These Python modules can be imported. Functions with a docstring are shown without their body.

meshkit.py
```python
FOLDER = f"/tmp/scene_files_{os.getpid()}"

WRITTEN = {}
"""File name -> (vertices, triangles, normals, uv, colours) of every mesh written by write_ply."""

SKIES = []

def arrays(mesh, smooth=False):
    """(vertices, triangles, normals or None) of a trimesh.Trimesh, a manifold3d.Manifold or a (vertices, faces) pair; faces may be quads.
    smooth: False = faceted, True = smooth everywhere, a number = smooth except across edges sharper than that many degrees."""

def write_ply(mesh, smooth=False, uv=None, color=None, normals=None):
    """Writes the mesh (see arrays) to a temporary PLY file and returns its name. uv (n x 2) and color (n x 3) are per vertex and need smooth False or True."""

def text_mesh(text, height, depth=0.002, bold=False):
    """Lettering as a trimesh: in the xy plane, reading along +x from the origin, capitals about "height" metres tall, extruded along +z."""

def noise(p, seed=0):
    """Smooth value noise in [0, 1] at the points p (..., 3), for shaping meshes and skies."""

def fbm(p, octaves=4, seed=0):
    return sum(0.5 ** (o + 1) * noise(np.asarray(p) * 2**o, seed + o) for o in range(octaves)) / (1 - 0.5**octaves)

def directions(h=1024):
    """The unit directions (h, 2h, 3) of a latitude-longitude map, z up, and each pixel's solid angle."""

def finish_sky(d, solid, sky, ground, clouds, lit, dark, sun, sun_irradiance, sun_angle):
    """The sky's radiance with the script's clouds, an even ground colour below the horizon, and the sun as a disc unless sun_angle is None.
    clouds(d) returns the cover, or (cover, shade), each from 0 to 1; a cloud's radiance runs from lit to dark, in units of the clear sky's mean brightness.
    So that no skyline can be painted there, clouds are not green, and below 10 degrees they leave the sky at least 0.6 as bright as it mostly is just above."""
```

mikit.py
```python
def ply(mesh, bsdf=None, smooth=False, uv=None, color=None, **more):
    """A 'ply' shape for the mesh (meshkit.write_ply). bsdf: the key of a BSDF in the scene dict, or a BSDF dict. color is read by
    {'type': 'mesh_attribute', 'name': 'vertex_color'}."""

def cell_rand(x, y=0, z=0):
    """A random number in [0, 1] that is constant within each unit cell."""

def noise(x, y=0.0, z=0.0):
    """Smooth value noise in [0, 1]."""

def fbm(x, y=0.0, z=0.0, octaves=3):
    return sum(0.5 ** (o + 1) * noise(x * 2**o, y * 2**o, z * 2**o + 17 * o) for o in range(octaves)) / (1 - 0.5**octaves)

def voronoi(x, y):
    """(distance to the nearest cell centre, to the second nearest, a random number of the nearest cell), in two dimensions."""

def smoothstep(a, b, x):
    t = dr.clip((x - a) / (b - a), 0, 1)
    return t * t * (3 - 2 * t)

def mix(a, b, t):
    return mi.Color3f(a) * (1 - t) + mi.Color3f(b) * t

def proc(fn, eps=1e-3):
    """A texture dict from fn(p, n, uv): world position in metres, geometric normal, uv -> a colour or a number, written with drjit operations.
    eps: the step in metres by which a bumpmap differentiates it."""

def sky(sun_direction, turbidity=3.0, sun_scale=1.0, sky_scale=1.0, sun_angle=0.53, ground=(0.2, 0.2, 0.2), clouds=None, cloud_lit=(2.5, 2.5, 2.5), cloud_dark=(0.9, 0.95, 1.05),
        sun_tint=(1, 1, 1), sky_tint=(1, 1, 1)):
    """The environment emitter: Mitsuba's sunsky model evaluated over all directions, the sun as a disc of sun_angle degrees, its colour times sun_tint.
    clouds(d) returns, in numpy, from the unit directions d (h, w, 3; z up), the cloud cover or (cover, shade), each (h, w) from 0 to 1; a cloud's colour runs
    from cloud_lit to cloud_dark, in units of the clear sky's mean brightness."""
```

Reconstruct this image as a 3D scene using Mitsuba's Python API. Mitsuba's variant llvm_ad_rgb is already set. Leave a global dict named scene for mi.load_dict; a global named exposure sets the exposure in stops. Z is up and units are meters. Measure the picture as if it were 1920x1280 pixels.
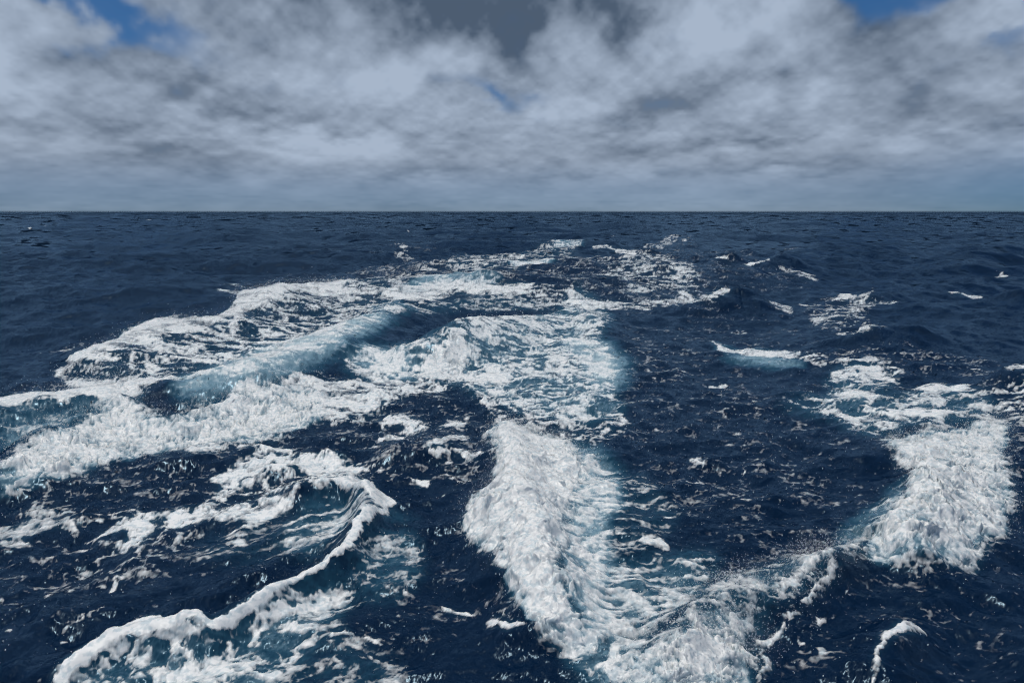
import math
import numpy as np
import trimesh
import mitsuba as mi
import meshkit
import mikit
from mikit import noise, fbm, smoothstep, mix
from scipy.ndimage import gaussian_filter, map_coordinates

scene, labels = {}, {}
RNG = np.random.default_rng(11)
EYE = 3.0                                                     # the deck rail stands three metres over the water
PITCH = math.atan(243 / 1280.0)

# ------------------------------------------------------------------ camera, sky, exposure
T = mi.ScalarTransform4f
scene['camera'] = {'type': 'perspective', 'fov': 2 * math.degrees(math.atan(0.75)), 'fov_axis': 'x', 'near_clip': 0.1, 'far_clip': 60000.0,
                   'to_world': T().look_at(origin=[0, 0, EYE], target=[0, math.cos(PITCH), EYE - math.sin(PITCH)], up=[0, 0, 1])}
exposure = 1.7
SUN = np.array([-0.14, 0.16, 0.97])


def layer(d, size, seed, octaves=6, up=0.0, off=0.0):
    """Cloud noise along the directions d; its cells (size degrees) close up towards the horizon as a sheet of clouds does."""
    k = 57.3 / size
    v = 13.0 / size * np.log(np.degrees(np.arcsin(np.clip(d[..., 2], 0, 1))) + 1.4 + up)
    return meshkit.fbm(np.stack([d[..., 0] * k + off, d[..., 1] * k, v], -1), octaves, seed)


def spot(az, el, a0, e0, ra, re, tilt=0.0):
    x, y = az - a0, el - e0
    c, s = math.cos(tilt), math.sin(tilt)
    return np.exp(-(((x * c + y * s) / ra) ** 2 + ((-x * s + y * c) / re) ** 2))


def sstep(a, b, x):
    t = np.clip((x - a) / (b - a), 0, 1)
    return t * t * (3 - 2 * t)


def clouds(d):
    """A broken deck of stratocumulus all round: blue where the cover thins, grey where a cloud's base is seen."""
    az = np.degrees(np.arctan2(d[..., 0], d[..., 1]))
    el = np.degrees(np.arcsin(np.clip(d[..., 2], -1, 1)))
    big = layer(d, 13.0, 5, 5)
    mid = layer(d, 5.0, 21, 5)
    fine = layer(d, 2.0, 33, 5)
    lit = 0.6 * (layer(d, 5.0, 21, 5, up=0.9) - mid) + 0.5 * (layer(d, 2.0, 33, 5, up=0.4) - fine) + 0.6 * (layer(d, 13.0, 5, 5, up=2.0) - big)
    wisp = layer(d, 0.8, 47, 4)
    low = 0.45 + 0.55 * sstep(1.0, 6.0, el)
    lit = low * (lit + 0.4 * (layer(d, 0.8, 47, 4, up=0.2) - wisp))
    wob = (mid - 0.5) * 8 + (fine - 0.5) * 7
    a, e = az + wob, el + wob * 0.3
    body = 0.45 * big + 0.35 * mid + 0.2 * fine
    # gaps in the deck: those in view, and the same kind all round
    gap = 2.0 * spot(a, e, -30.0, 13.9, 6.5, 1.7, -0.36) + 1.1 * spot(a, e, -0.8, 9.3, 3.0, 1.0, -0.25) + 1.5 * spot(a, e, 28.5, 15.6, 4.2, 1.9, -0.1) \
        + 1.3 * spot(a, e, 33.5, 12.6, 2.8, 1.6, -0.6) + 0.8 * spot(a, e, -36, 16.5, 4, 1.3)
    far = sstep(40, 55, np.abs(az)) + sstep(18, 26, el)
    gap = gap + np.clip(far, 0, 1) * sstep(0.54, 0.66, layer(d, 16.0, 57, 5, off=9.0))
    cover = 1 - 0.97 * sstep(0.1, 1.7, gap + (fine - 0.5) * 0.8 + (wisp - 0.5) * 0.5 + (mid - 0.5) * 0.6)
    cover = cover - 0.36 * sstep(4.5, 0.5, el) - 0.32 * sstep(24, 38, az) * sstep(7, 1, el)
    # shade: undersides and thick cloud
    shade = 0.40 + 2.1 * (body - 0.5) + 1.5 * lit + 0.4 * (fine - 0.5) + 0.35 * (wisp - 0.5)
    shade = shade + 0.62 * spot(a, e, -3.5, 16.3, 13, 3.0, -0.1) + 0.42 * spot(a, e, 8.5, 13.6, 5, 2.0, -0.5) + 0.35 * spot(a, e, 13.5, 8.6, 6, 1.1, 0.1) \
        + 0.42 * spot(a, e, 17.5, 4.9, 3.0, 0.5) + 0.28 * spot(a, e, 21, 3.2, 8, 0.45) + 0.3 * spot(a, e, -7.6, 3.2, 5.5, 0.5) + 0.22 * spot(a, e, 5.0, 2.8, 2, 0.4) \
        + 0.2 * spot(a, e, -22, 8.5, 8, 1.0, -0.3) + 0.2 * spot(a, e, -38, 6.5, 5, 1.0)
    shade = shade - 0.55 * spot(a, e, 13.5, 12.5, 5.0, 2.2, 0.5) - 0.45 * spot(a, e, -8.5, 10.5, 6, 1.7, 0.15) - 0.38 * spot(a, e, -22, 6.2, 9, 1.2, -0.2) \
        - 0.4 * spot(a, e, -36, 8.4, 5, 1.4, -0.4) - 0.3 * spot(a, e, 4, 7.2, 6, 1.2) - 0.5 * spot(a, e, 31.5, 13.2, 1.6, 1.5, 0.6) - 0.3 * spot(a, e, 18.5, 8.0, 3, 1.5)
    haze = sstep(5.0, 0.6, el)
    shade = shade + (0.46 - shade) * 0.35 * haze
    return np.clip(cover, 0, 1), np.clip(shade, 0, 1)


scene['sky'] = mikit.sky(SUN, turbidity=2.6, sun_scale=0.56, sun_angle=0.7, clouds=clouds, cloud_lit=(3.25, 3.95, 5.0), cloud_dark=(0.62, 0.92, 1.4), sky_tint=(0.19, 0.38, 0.53),
                         ground=(0.02, 0.04, 0.07), sun_tint=(0.86, 0.95, 1.08))

# ------------------------------------------------------------------ materials


def water_body(p, n, uv):
    """Clear deep water; bubbles mixed in (uv.y) scatter it turquoise and then milky."""
    a = mi.Float(uv.y)
    c = mix(mi.Color3f(0.0003, 0.0086, 0.0300), mi.Color3f(0.012, 0.055, 0.098), smoothstep(0.02, 0.3, a))
    c = mix(c, mi.Color3f(0.155, 0.27, 0.345), smoothstep(0.22, 0.62, a))
    return mix(c, mi.Color3f(0.42, 0.54, 0.59), smoothstep(0.55, 1.1, a))


def foam_cover(p, n, uv):
    f = mi.Float(uv.x)
    k = fbm(p.x * 26, p.y * 26, p.z * 26, octaves=2) - 0.5
    v = f + 0.34 * k
    return 0.6 * smoothstep(0.38, 0.66, v) + 0.4 * smoothstep(0.60, 0.86, v)


def foam_colour(p, n, uv):
    k = fbm(p.x * 34 + 7, p.y * 34, p.z * 34, octaves=2)
    return mix(mi.Color3f(0.62, 0.71, 0.76), mi.Color3f(0.92, 0.93, 0.93), smoothstep(0.26, 0.6, k))


scene['water'] = {'type': 'roughplastic', 'distribution': 'ggx', 'int_ior': 1.333, 'alpha': 0.065, 'nonlinear': False, 'specular_reflectance': {'type': 'rgb', 'value': [0.42, 0.62, 0.80]}, 'diffuse_reflectance': mikit.proc(water_body)}
scene['froth'] = {'type': 'roughplastic', 'distribution': 'ggx', 'int_ior': 1.333, 'alpha': 0.16, 'nonlinear': False, 'diffuse_reflectance': mikit.proc(foam_colour)}
scene['sea_surface'] = {'type': 'twosided', 'bsdf': {'type': 'blendbsdf', 'weight': mikit.proc(foam_cover), 'a': {'type': 'ref', 'id': 'water'}, 'b': {'type': 'ref', 'id': 'froth'}}}
scene['droplet'] = {'type': 'roughplastic', 'distribution': 'ggx', 'int_ior': 1.333, 'alpha': 0.1, 'nonlinear': False, 'diffuse_reflectance': {'type': 'rgb', 'value': [0.9, 0.91, 0.92]}}

# ------------------------------------------------------------------ what lies where on the water (x,y in metres; the boat is at the origin, heading away from +y)
RIDGES = [
    ("-8.903,12.92,0.02 -8.614,13.32,0.2 -8.446,14.18,0.4 -8.479,16.24,0.4 -7.974,18.04,0.3 -8.078,20.98,0.36 -7.666,23.29,0.4 -6.694,25.15,0.35 -4.922,26.21,0.3 -3.422,27.32,0.1", 1.6, 0.75),
    ("-8.1,7.874,0.36 -7.237,8.75,0.4 -7.238,9.33,0.4 -6.342,9.707,0.4 -5.648,10.02,0.4 -5.014,10.22,0.44 -4.429,10.84,0.5 -4.095,12.23,0.5 -3.845,14.26,0.5 -3.73,16.88,0.5 -3.591,19.86,0.5 -3.215,24.12,0.25", 1.05, 1.1),
    ("-1.914,12.57,0.1 -1.812,13.39,0.35 -1.441,13.97,0.55 -1.067,14.99,0.6 -0.388,16.37,0.55 0.351,17.84,0.5 1.186,20.08,0.25", 1.0, 0.7),
    ("1.034,18.71,0.2 1.903,21.06,0.35 2.193,18.53,0.3 2.211,16.41,0.15", 0.7, 0.7),
    ("5.056,20.7,0.1 5.901,21.45,0.3 6.522,21.87,0.42 7.523,22.61,0.6 8.024,21.74,0.35 8.771,21.43,0.1", 1.1, 0.8),
    ("7.666,16.09,0.05 7.817,15.4,0.3 8.306,15.42,0.42 9.324,15.93,0.45 10.78,17.34,0.1", 0.9, 0.9),
    ("12,24.26,0.1 13,24.78,0.35 13.72,25.23,0.42 14.76,25.43,0.1", 1.0, 0.8),
    ("10.01,32.89,0.1 11.02,33.7,0.5 11.92,34.73,0.1", 0.9, 0.9),
    ("11.13,32.04,0.1 12.21,32.65,0.35 13.66,34.1,0.55 14.14,33.62,0.35 14.76,33.48,0.1", 1.2, 1.0),
    ("15.47,22.36,0.15 16.11,22.21,0.45 17.39,22.82,0.2", 1.0, 0.8),
    ("2.567,55.19,0.1 4.475,57.82,0.45 6.477,59.8,0.5 7.454,56.59,0.2", 2.0, 1.5),
    ("6.577,56.59,0.2 8.634,58.73,0.5 10.52,56.59,0.2", 2.0, 1.5),
    ("57.66,85.82,0.2 73.78,104,0.4 70.89,94.68,0.2", 2.0, 1.5),
    ("-2.781,27.32,0.1 -1.291,27.54,0.4 0.461,29.5,0.1", 1.5, 1.0),
    ("21.43,33.51,0.15 27.18,39.3,0.45 30.16,40.45,0.5", 1.6, 1.5),
    ("-6.107,5.783,0.2 -5.626,6.802,0.22 -5.712,7.747,0.25 -5.771,8.434,0.28 -5.662,9.071,0.32 -5.462,9.248,0.5 -5.139,9.091,0.36 -4.682,9.159,0.24 -4.342,9.58,0.25 -4.177,10.15,0.28 -3.776,10.66,0.26 -3.144,10.83,0.1", 0.5, 0.45),
    ("-0.184,9.027,0.15 0.031,7.528,0.25 0.079,6.334,0.3 0.113,5.403,0.36 0.204,4.816,0.34 0.283,4.405,0.28 0.355,4.093,0.2 0.41,3.906,0.1", 0.33, 0.45),
    ("4.577,8.475,0.05 4.835,8.088,0.15 4.629,7.162,0.26 4.018,6.159,0.32 3.56,5.598,0.34 3.297,5.368,0.28 3.146,5.393,0.12", 0.32, 0.5),
    ("3.192,5.477,0.1 2.724,5.185,0.16 2.237,4.861,0.18 1.801,4.569,0.2 1.438,4.272,0.2 1.145,3.982,0.16 0.926,3.756,0.1", 0.22, 0.35),
    ("-2.81,3.756,0.1 -2.629,4.054,0.14 -2.412,4.151,0.16 -2.182,4.198,0.16 -2.015,4.145,0.14 -1.912,4.346,0.16 -1.735,4.599,0.16 -1.582,4.816,0.17 -1.401,5.166,0.17 -1.328,5.646,0.19 -1.357,6.02,0.22 -1.519,6.542,0.24 -1.808,6.826,0.18", 0.14, 0.2),
    ("2.259,3.806,0.08 2.46,4.026,0.16 2.672,4.169,0.18 2.914,4.321,0.06", 0.18, 0.3),
    ("-1.788,8.065,0.04 -1.299,7.924,0.16 -0.939,8.205,0.2 -0.617,9.49,0.06", 0.45, 0.4),
    ("-2.622,6.41,0.04 -2.19,6.594,0.16 -1.85,7,0.2", 0.4, 0.3),
    ("3.248,5.658,0.03 3.51,5.459,0.06 3.741,5.109,0.06 4.015,4.834,0.06", 0.35, 0.4),
    ("2.971,4.667,0.03 3.273,4.518,0.06 3.549,4.208,0.06", 0.35, 0.4),
    ("3.391,7.616,0.02 4.016,7.756,0.1 4.382,7.613,0.14 4.522,7.412,0.1", 0.3, 0.35),
    ("8.225,11.36,0.1 8.723,11.71,0.3 9.288,11.96,0.3", 0.5, 0.6),
]
FOAM = [
    ("-6.879,6.021 -6.787,6.056 -6.679,6.076 -6.222,5.774 -6.11,5.786 -6.027,5.827 -5.958,5.882 -5.887,5.938 -5.822,6.003 -5.748,6.06 -5.679,6.126 -5.615,6.2 -5.542,6.268 -5.474,6.344 -5.398,6.414 -5.325,6.493 -5.251,6.572 -5.174,6.656 -5.107,6.758 -5.042,6.87 -4.963,6.967 -4.876,7.058 -4.781,7.143 -4.678,7.221 -4.567,7.292 -4.455,7.364 -4.34,7.438 -4.223,7.513 -4.104,7.589 -3.983,7.667 -3.904,7.827 -3.822,7.992 -3.737,8.165 -3.649,8.344 -3.556,8.531 -3.46,8.726 -3.356,8.919 -3.251,9.131 -3.138,9.343 -3.023,9.575 -2.9,9.807 -2.774,10.06 -2.588,10.15 -2.399,10.24 -2.207,10.34 -2.009,10.42 -1.808,10.5 -1.603,10.59 -1.396,10.67 -1.186,10.76 -0.9719,10.85 -0.7548,10.94 -0.5342,11.03 -0.3568,11.48 -0.165,11.97 0.04299,12.5 0.2693,13.08 0.5165,13.7 0.7876,14.39 1.085,15.14 1.41,15.92 1.734,16.45 2.069,16.94 2.48,17.85 3.183,20.47 3.795,22.05 4.496,23.84 4.978,23.84 5.46,23.84 5.941,23.84 5.807,21.55 6.195,21.39 6.628,21.39 7.105,21.52 7.559,21.58 7.944,21.44 9.313,23.84 9.795,23.84 10.28,23.84 10.73,23.78 11.15,23.65 11.08,22.61 10.93,21.49 10.79,20.48 10.67,19.56 10.54,18.69 9.057,15.54 9.258,15.39 9.472,15.27 9.687,15.16 9.857,14.98 9.959,14.71 9.961,14.31 9.91,13.86 9.852,13.42 8.824,11.72 9.061,11.72 9.322,11.74 10.31,12.67 10.48,12.56 10.65,12.45 10.81,12.35 10.97,12.24 11.12,12.14 11.28,12.04 11.43,11.94 11.58,11.84 11.72,11.75 10.87,10.86 10.14,10.09 9.5,9.413 8.936,8.819 8.434,8.293 7.986,7.822 7.584,7.398 7.219,7.016 6.889,6.668 6.587,6.351 6.31,6.061 6.056,5.794 5.822,5.547 5.605,5.319 5.403,5.108 5.216,4.911 5.041,4.727 4.877,4.555 4.724,4.394 4.58,4.243 4.445,4.101 4.317,3.966 4.197,3.84 4.083,3.72 3.975,3.607 3.872,3.499 3.775,3.397 3.696,3.397 3.617,3.397 3.538,3.397 3.459,3.397 3.38,3.397 3.302,3.397 3.223,3.397 3.144,3.397 3.065,3.397 2.986,3.397 2.907,3.397 2.828,3.397 2.749,3.397 2.67,3.397 2.591,3.397 2.512,3.397 2.433,3.397 2.354,3.397 2.275,3.397 2.197,3.397 2.118,3.397 2.039,3.397 1.96,3.397 1.881,3.397 1.802,3.397 1.723,3.397 1.644,3.397 1.613,3.463 1.581,3.532 1.548,3.602 1.514,3.676 1.476,3.743 1.432,3.804 1.382,3.85 1.327,3.887 1.273,3.926 1.217,3.967 1.169,4.037 1.138,4.176 1.12,4.382 1.087,4.555 1.04,4.688 0.9851,4.805 0.927,4.922 0.8193,4.862 0.7081,4.764 0.5944,4.618 0.4849,4.457 0.3872,4.359 0.297,4.316 0.21,4.305 0.1243,4.326 0.03758,4.358 -0.05063,4.4 -0.1405,4.435 -0.2311,4.455 -0.2905,4.37 -0.3469,4.274 -0.4004,4.173 -0.4517,4.076 -0.5004,3.979 -0.5471,3.886 -0.592,3.796 -0.635,3.71 -0.6764,3.627 -0.7163,3.547 -0.7546,3.471 -0.7916,3.397 -0.8694,3.397 -0.9473,3.397 -1.025,3.397 -1.103,3.397 -1.181,3.397 -1.259,3.397 -1.337,3.397 -1.415,3.397 -1.492,3.397 -1.57,3.397 -1.648,3.397 -1.726,3.397 -1.804,3.397 -1.882,3.397 -1.96,3.397 -2.038,3.397 -2.116,3.397 -2.193,3.397 -2.271,3.397 -2.349,3.397 -2.427,3.397 -2.505,3.397 -2.583,3.397 -2.661,3.397 -2.739,3.397 -2.816,3.397 -2.894,3.397 -2.972,3.397 -3.05,3.397 -3.128,3.397 -3.206,3.397 -3.284,3.397 -3.362,3.397 -3.44,3.397 -3.517,3.397 -3.595,3.397 -3.673,3.397 -3.751,3.397 -3.829,3.397 -3.907,3.397 -3.985,3.397 -4.063,3.397 -4.14,3.397 -4.246,3.498 -4.358,3.605 -4.475,3.718 -4.599,3.836 -4.73,3.962 -4.869,4.094 -5.016,4.235 -5.172,4.385 -5.338,4.544 -5.515,4.714 -5.704,4.895 -5.887,5.072 -6.041,5.226 -6.185,5.372 -6.394,5.575", 0.17, 14, 0, 0, 0),
    ("3.559,23.84 3.932,23.31 4.288,22.8 4.618,22.26 4.826,21.26 5.096,20.68 5.42,20.38 5.756,20.17 6.093,19.98 6.396,19.71 6.67,19.39 6.919,19.03 6.746,17.74 6.586,16.59 6.436,15.56 6.331,14.71 6.231,13.93 6.134,13.21 6.047,12.56 5.728,11.69 5.449,10.93 5.202,10.26 4.983,9.665 4.781,9.12 4.536,8.511 4.408,8.138 4.121,7.541 4.015,7.281 3.826,6.878 3.65,6.504 3.436,6.068 3.223,5.643 3.188,5.765 3.056,5.717 2.913,5.644 2.783,5.592 2.634,5.497 2.496,5.416 2.363,5.345 2.234,5.275 2.108,5.206 1.982,5.134 1.862,5.069 1.744,5.006 1.627,4.938 1.517,4.884 1.408,4.83 1.367,4.975 1.319,5.11 1.266,5.245 1.211,5.386 1.154,5.535 1.093,5.691 1.029,5.855 0.9622,6.028 1.004,6.314 1.049,6.625 1.099,6.965 1.153,7.34 1.214,7.753 1.281,8.213 1.356,8.726 1.44,9.302 1.535,9.955 1.644,10.7 1.769,11.56 1.915,12.56 2.075,13.66 2.263,14.95 2.416,16.02 2.634,17.52 3.099,20.69", 0.225, 14, 0, 0, 0),
    ("-6.002,5.67 -5.957,5.74 -5.917,5.818 -5.87,5.89 -5.821,5.965 -5.779,6.048 -5.728,6.126 -5.683,6.213 -5.629,6.295 -5.581,6.387 -5.525,6.473 -5.474,6.569 -5.415,6.66 -5.348,6.751 -5.292,6.859 -5.232,6.969 -5.175,7.089 -5.103,7.194 -5.027,7.301 -4.937,7.393 -4.839,7.477 -4.728,7.545 -4.609,7.606 -4.489,7.667 -4.382,7.766 -4.274,7.867 -4.162,7.97 -4.048,8.076 -3.931,8.185 -3.811,8.297 -3.688,8.411 -3.561,8.528 -3.432,8.649 -3.298,8.773 -3.162,8.9 -3.021,9.03 -2.876,9.164 -2.728,9.302 -2.56,9.385 -2.388,9.468 -2.214,9.554 -2.037,9.64 -1.857,9.728 -1.674,9.818 -1.488,9.909 -1.298,10 -1.105,10.1 -0.9086,10.19 -0.7085,10.29 -0.5047,10.39 -0.4667,9.573 -0.4345,8.881 -0.4115,8.382 -0.3914,7.944 -0.3737,7.557 -0.3555,7.164 -0.5119,7.281 -0.667,7.331 -0.8186,7.331 -0.9691,7.323 -1.118,7.306 -1.269,7.306 -1.42,7.306 -1.559,7.248 -1.53,6.56 -1.648,6.552 -1.773,6.565 -1.85,6.414 -1.925,6.269 -1.999,6.139 -2.071,6.014 -2.134,5.875 -2.19,5.73 -2.242,5.59 -2.293,5.457 -2.341,5.329 -2.388,5.207 -2.432,5.09 -2.529,5.066 -2.625,5.043 -2.72,5.019 -2.815,4.996 -2.908,4.974 -3.001,4.951 -3.093,4.929 -3.184,4.906 -3.275,4.884 -3.365,4.862 -3.454,4.841 -3.542,4.819 -3.63,4.798 -3.717,4.777 -3.803,4.755 -3.889,4.735 -3.974,4.714 -4.053,4.682 -4.131,4.651 -4.208,4.62 -4.284,4.589 -4.359,4.559 -4.433,4.529 -4.506,4.5 -4.579,4.47 -4.65,4.442 -4.721,4.413 -4.791,4.385 -4.945,4.544 -5.11,4.714 -5.285,4.895 -5.473,5.09 -5.642,5.268 -5.778,5.416 -5.889,5.542", 0.3, 14, 0, 0, 0),
    ("-8.891,12.9 -8.797,13.13 -8.697,13.35 -8.624,13.63 -8.568,13.96 -8.635,14.5 -8.669,15.03 -8.726,15.63 -9.973,18.47 -10,19.18 -9.748,19.43 -9.443,19.61 -8.837,19.14 -8.128,18.4 -8.214,19.43 -8.314,20.59 -9.519,24.74 -9.426,25.75 -9.326,26.84 -9.216,28.02 -8.794,28.44 -8.36,28.87 -7.912,29.31 -7.451,29.77 -6.913,29.86 -6.372,29.95 -5.828,30.05 -5.28,30.14 -4.729,30.24 -4.221,30.56 -3.702,30.89 -3.172,31.22 -2.631,31.56 -2.078,31.91 -1.512,32.27 -0.9435,26.8 -0.6157,26.19 -1.101,25.86 -1.58,25.63 -2.044,25.33 -2.39,23.95 -2.701,22.71 -2.963,21.46 -3.19,20.29 -3.341,19.01 -3.5,18.01 -3.655,17.16 -3.71,16.39 -3.766,15.7 -3.818,15.07 -3.896,14.46 -3.974,13.91 -4.042,13.38 -4.104,12.89 -4.222,12.56 -4.346,12.27 -4.443,11.94 -4.535,11.63 -4.628,11.34 -5.415,12.76 -5.545,12.58 -4.866,10.64 -4.945,10.44 -5.036,10.27 -5.196,10.17 -5.347,10.07 -5.502,9.973 -5.649,9.871 -5.877,9.939 -7.046,11.54 -7.353,11.68 -7.641,11.78 -7.943,11.9 -8.388,12.37", 0.58, 6, 0.15, 0.1, 0),
    ("-9.338,28.16 -9.404,27.06 -9.465,26.03 -9.522,25.08 -9.575,24.19 -8.499,20.65 -8.331,19.49 -8.218,18.54 -9.213,19.91 -9.69,20.1 -10.02,19.98 -10.33,19.82 -10.32,19.17 -10.31,18.55 -10.3,17.98 -10.29,17.43 -10.28,16.92 -9.912,15.89 -8.979,14.03 -8.878,13.52 -8.983,13.35 -9.009,13.07 -8.98,12.99 -8.781,12.69 -8.6,12.49 -8.531,12.49 -8.496,12.75 -8.383,12.9 -8.272,13.06 -8.244,13.36 -8.168,13.6 -8.059,13.8 -7.951,14 -7.924,14.37 -7.928,14.82 -7.921,15.27 -7.866,15.76 -7.774,16.22 -7.685,16.71 -7.587,17.24 -7.605,17.95 -7.615,18.7 -7.617,19.49 -7.576,20.2 -7.532,20.95 -7.417,21.57 -7.317,22.29 -7.061,22.86 -6.772,23.39 -6.459,23.91 -6.139,24.48 -6.101,24.66 -6.142,24.98 -7.114,28.79 -7.305,29.18 -7.826,28.92 -8.339,28.66 -8.842,28.41", 0.86, 4, 0.1, 0.35, 0),
    ("-8.29,11.43 -8.389,11.31 -8.476,11.18 -8.561,11.05 -8.644,10.92 -8.768,10.81 -8.888,10.7 -9.007,10.59 -9.123,10.48 -9.237,10.38 -9.349,10.27 -9.47,10.18 -9.577,10.09 -9.683,9.988 -9.787,9.892 -9.889,9.798 -9.99,9.705 -9.935,9.602 -9.819,9.452 -9.65,9.271 -9.445,9.074 -8.228,7.921 -8.093,7.823 -8.033,7.806 -7.939,7.878 -7.834,7.941 -7.737,8.016 -7.638,8.093 -7.528,8.159 -7.426,8.238 -7.322,8.319 -7.216,8.4 -7.108,8.484 -6.998,8.569 -6.913,8.689 -6.881,8.843 -6.847,9.001 -6.785,9.128 -6.696,9.224 -6.578,9.291 -6.45,9.347 -6.329,9.416 -6.207,9.486 -6.074,9.545 -5.932,9.591 -5.796,9.651 -5.408,9.281 -5.505,9.747 -5.475,9.797 -5.525,9.939 -5.692,10.21 -6.649,11.81 -6.841,11.78 -7.032,11.75 -7.23,11.73 -7.42,11.7 -7.608,11.67 -7.783,11.61 -7.948,11.54 -8.12,11.49", 1.0, 5, 0.3, 0.15, 0),
    ("-6.092,12.03 -6.085,12.1 -6.158,12.29 -6.269,12.48 -6.341,12.55 -6.54,12.54 -6.732,12.52 -6.914,12.49 -7.096,12.46 -7.251,12.35 -7.446,12.32 -7.64,12.28 -7.852,12.28 -8.063,12.27 -8.227,12.19 -8.22,12.1 -8.106,11.89 -7.951,11.68 -7.841,11.59 -7.652,11.61 -7.453,11.62 -7.246,11.61 -7.047,11.62 -6.84,11.61 -5.795,10.14 -6.508,11.72 -6.374,11.83 -6.245,11.95", 0.8, 6, 0.2, 0.1, 0),
    ("-3.659,20.04 -3.797,18.9 -3.964,18.07 -4.181,17.57 -4.539,17.7 -4.789,17.41 -4.979,17.03 -5.122,16.55 -5.248,16.06 -5.351,15.55 -5.449,15.08 -5.535,14.61 -5.612,14.16 -5.677,13.72 -5.769,13.38 -5.856,13.06 -5.941,12.76 -6.014,12.45 -6.085,12.16 -5.233,10.38 -5.1,10.1 -5.024,10.01 -4.997,10.01 -4.848,10.07 -4.705,10.15 -4.565,10.24 -4.417,10.33 -4.272,10.42 -4.229,10.47 -4.104,10.66 -4.014,10.96 -3.919,11.27 -3.823,11.61 -3.748,11.97 -3.679,12.4 -3.609,12.86 -3.534,13.36 -3.492,13.93 -3.451,14.58 -3.412,15.3 -3.373,16.12 -3.372,17.43 -3.381,19.03 -3.421,19.42 -3.466,19.64 -3.581,20.01", 0.7, 10, 1.2, 0, 0),
    ("-4.74,18.62 -5.069,18.7 -5.302,18.44 -5.505,18.11 -5.683,17.73 -5.809,17.17 -5.935,16.66 -6.046,16.16 -6.165,15.72 -6.264,15.27 -6.416,14.94 -6.545,14.59 -6.668,14.25 -6.767,13.89 -6.9,13.63 -6.864,13.43 -6.735,13.16 -6.585,12.97 -6.536,12.95 -6.357,13.12 -6.173,13.3 -5.978,13.47 -5.757,13.59 -5.514,13.67 -5.402,14.02 -5.278,14.36 -5.126,14.66 -4.916,14.81 -4.554,14.49 -4.287,14.36 -4.12,14.57 -3.996,14.96 -3.887,15.47 -3.914,15.74 -4.063,16.35 -4.504,17.95", 0.72, 7, 0.3, 0, 0),
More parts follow.
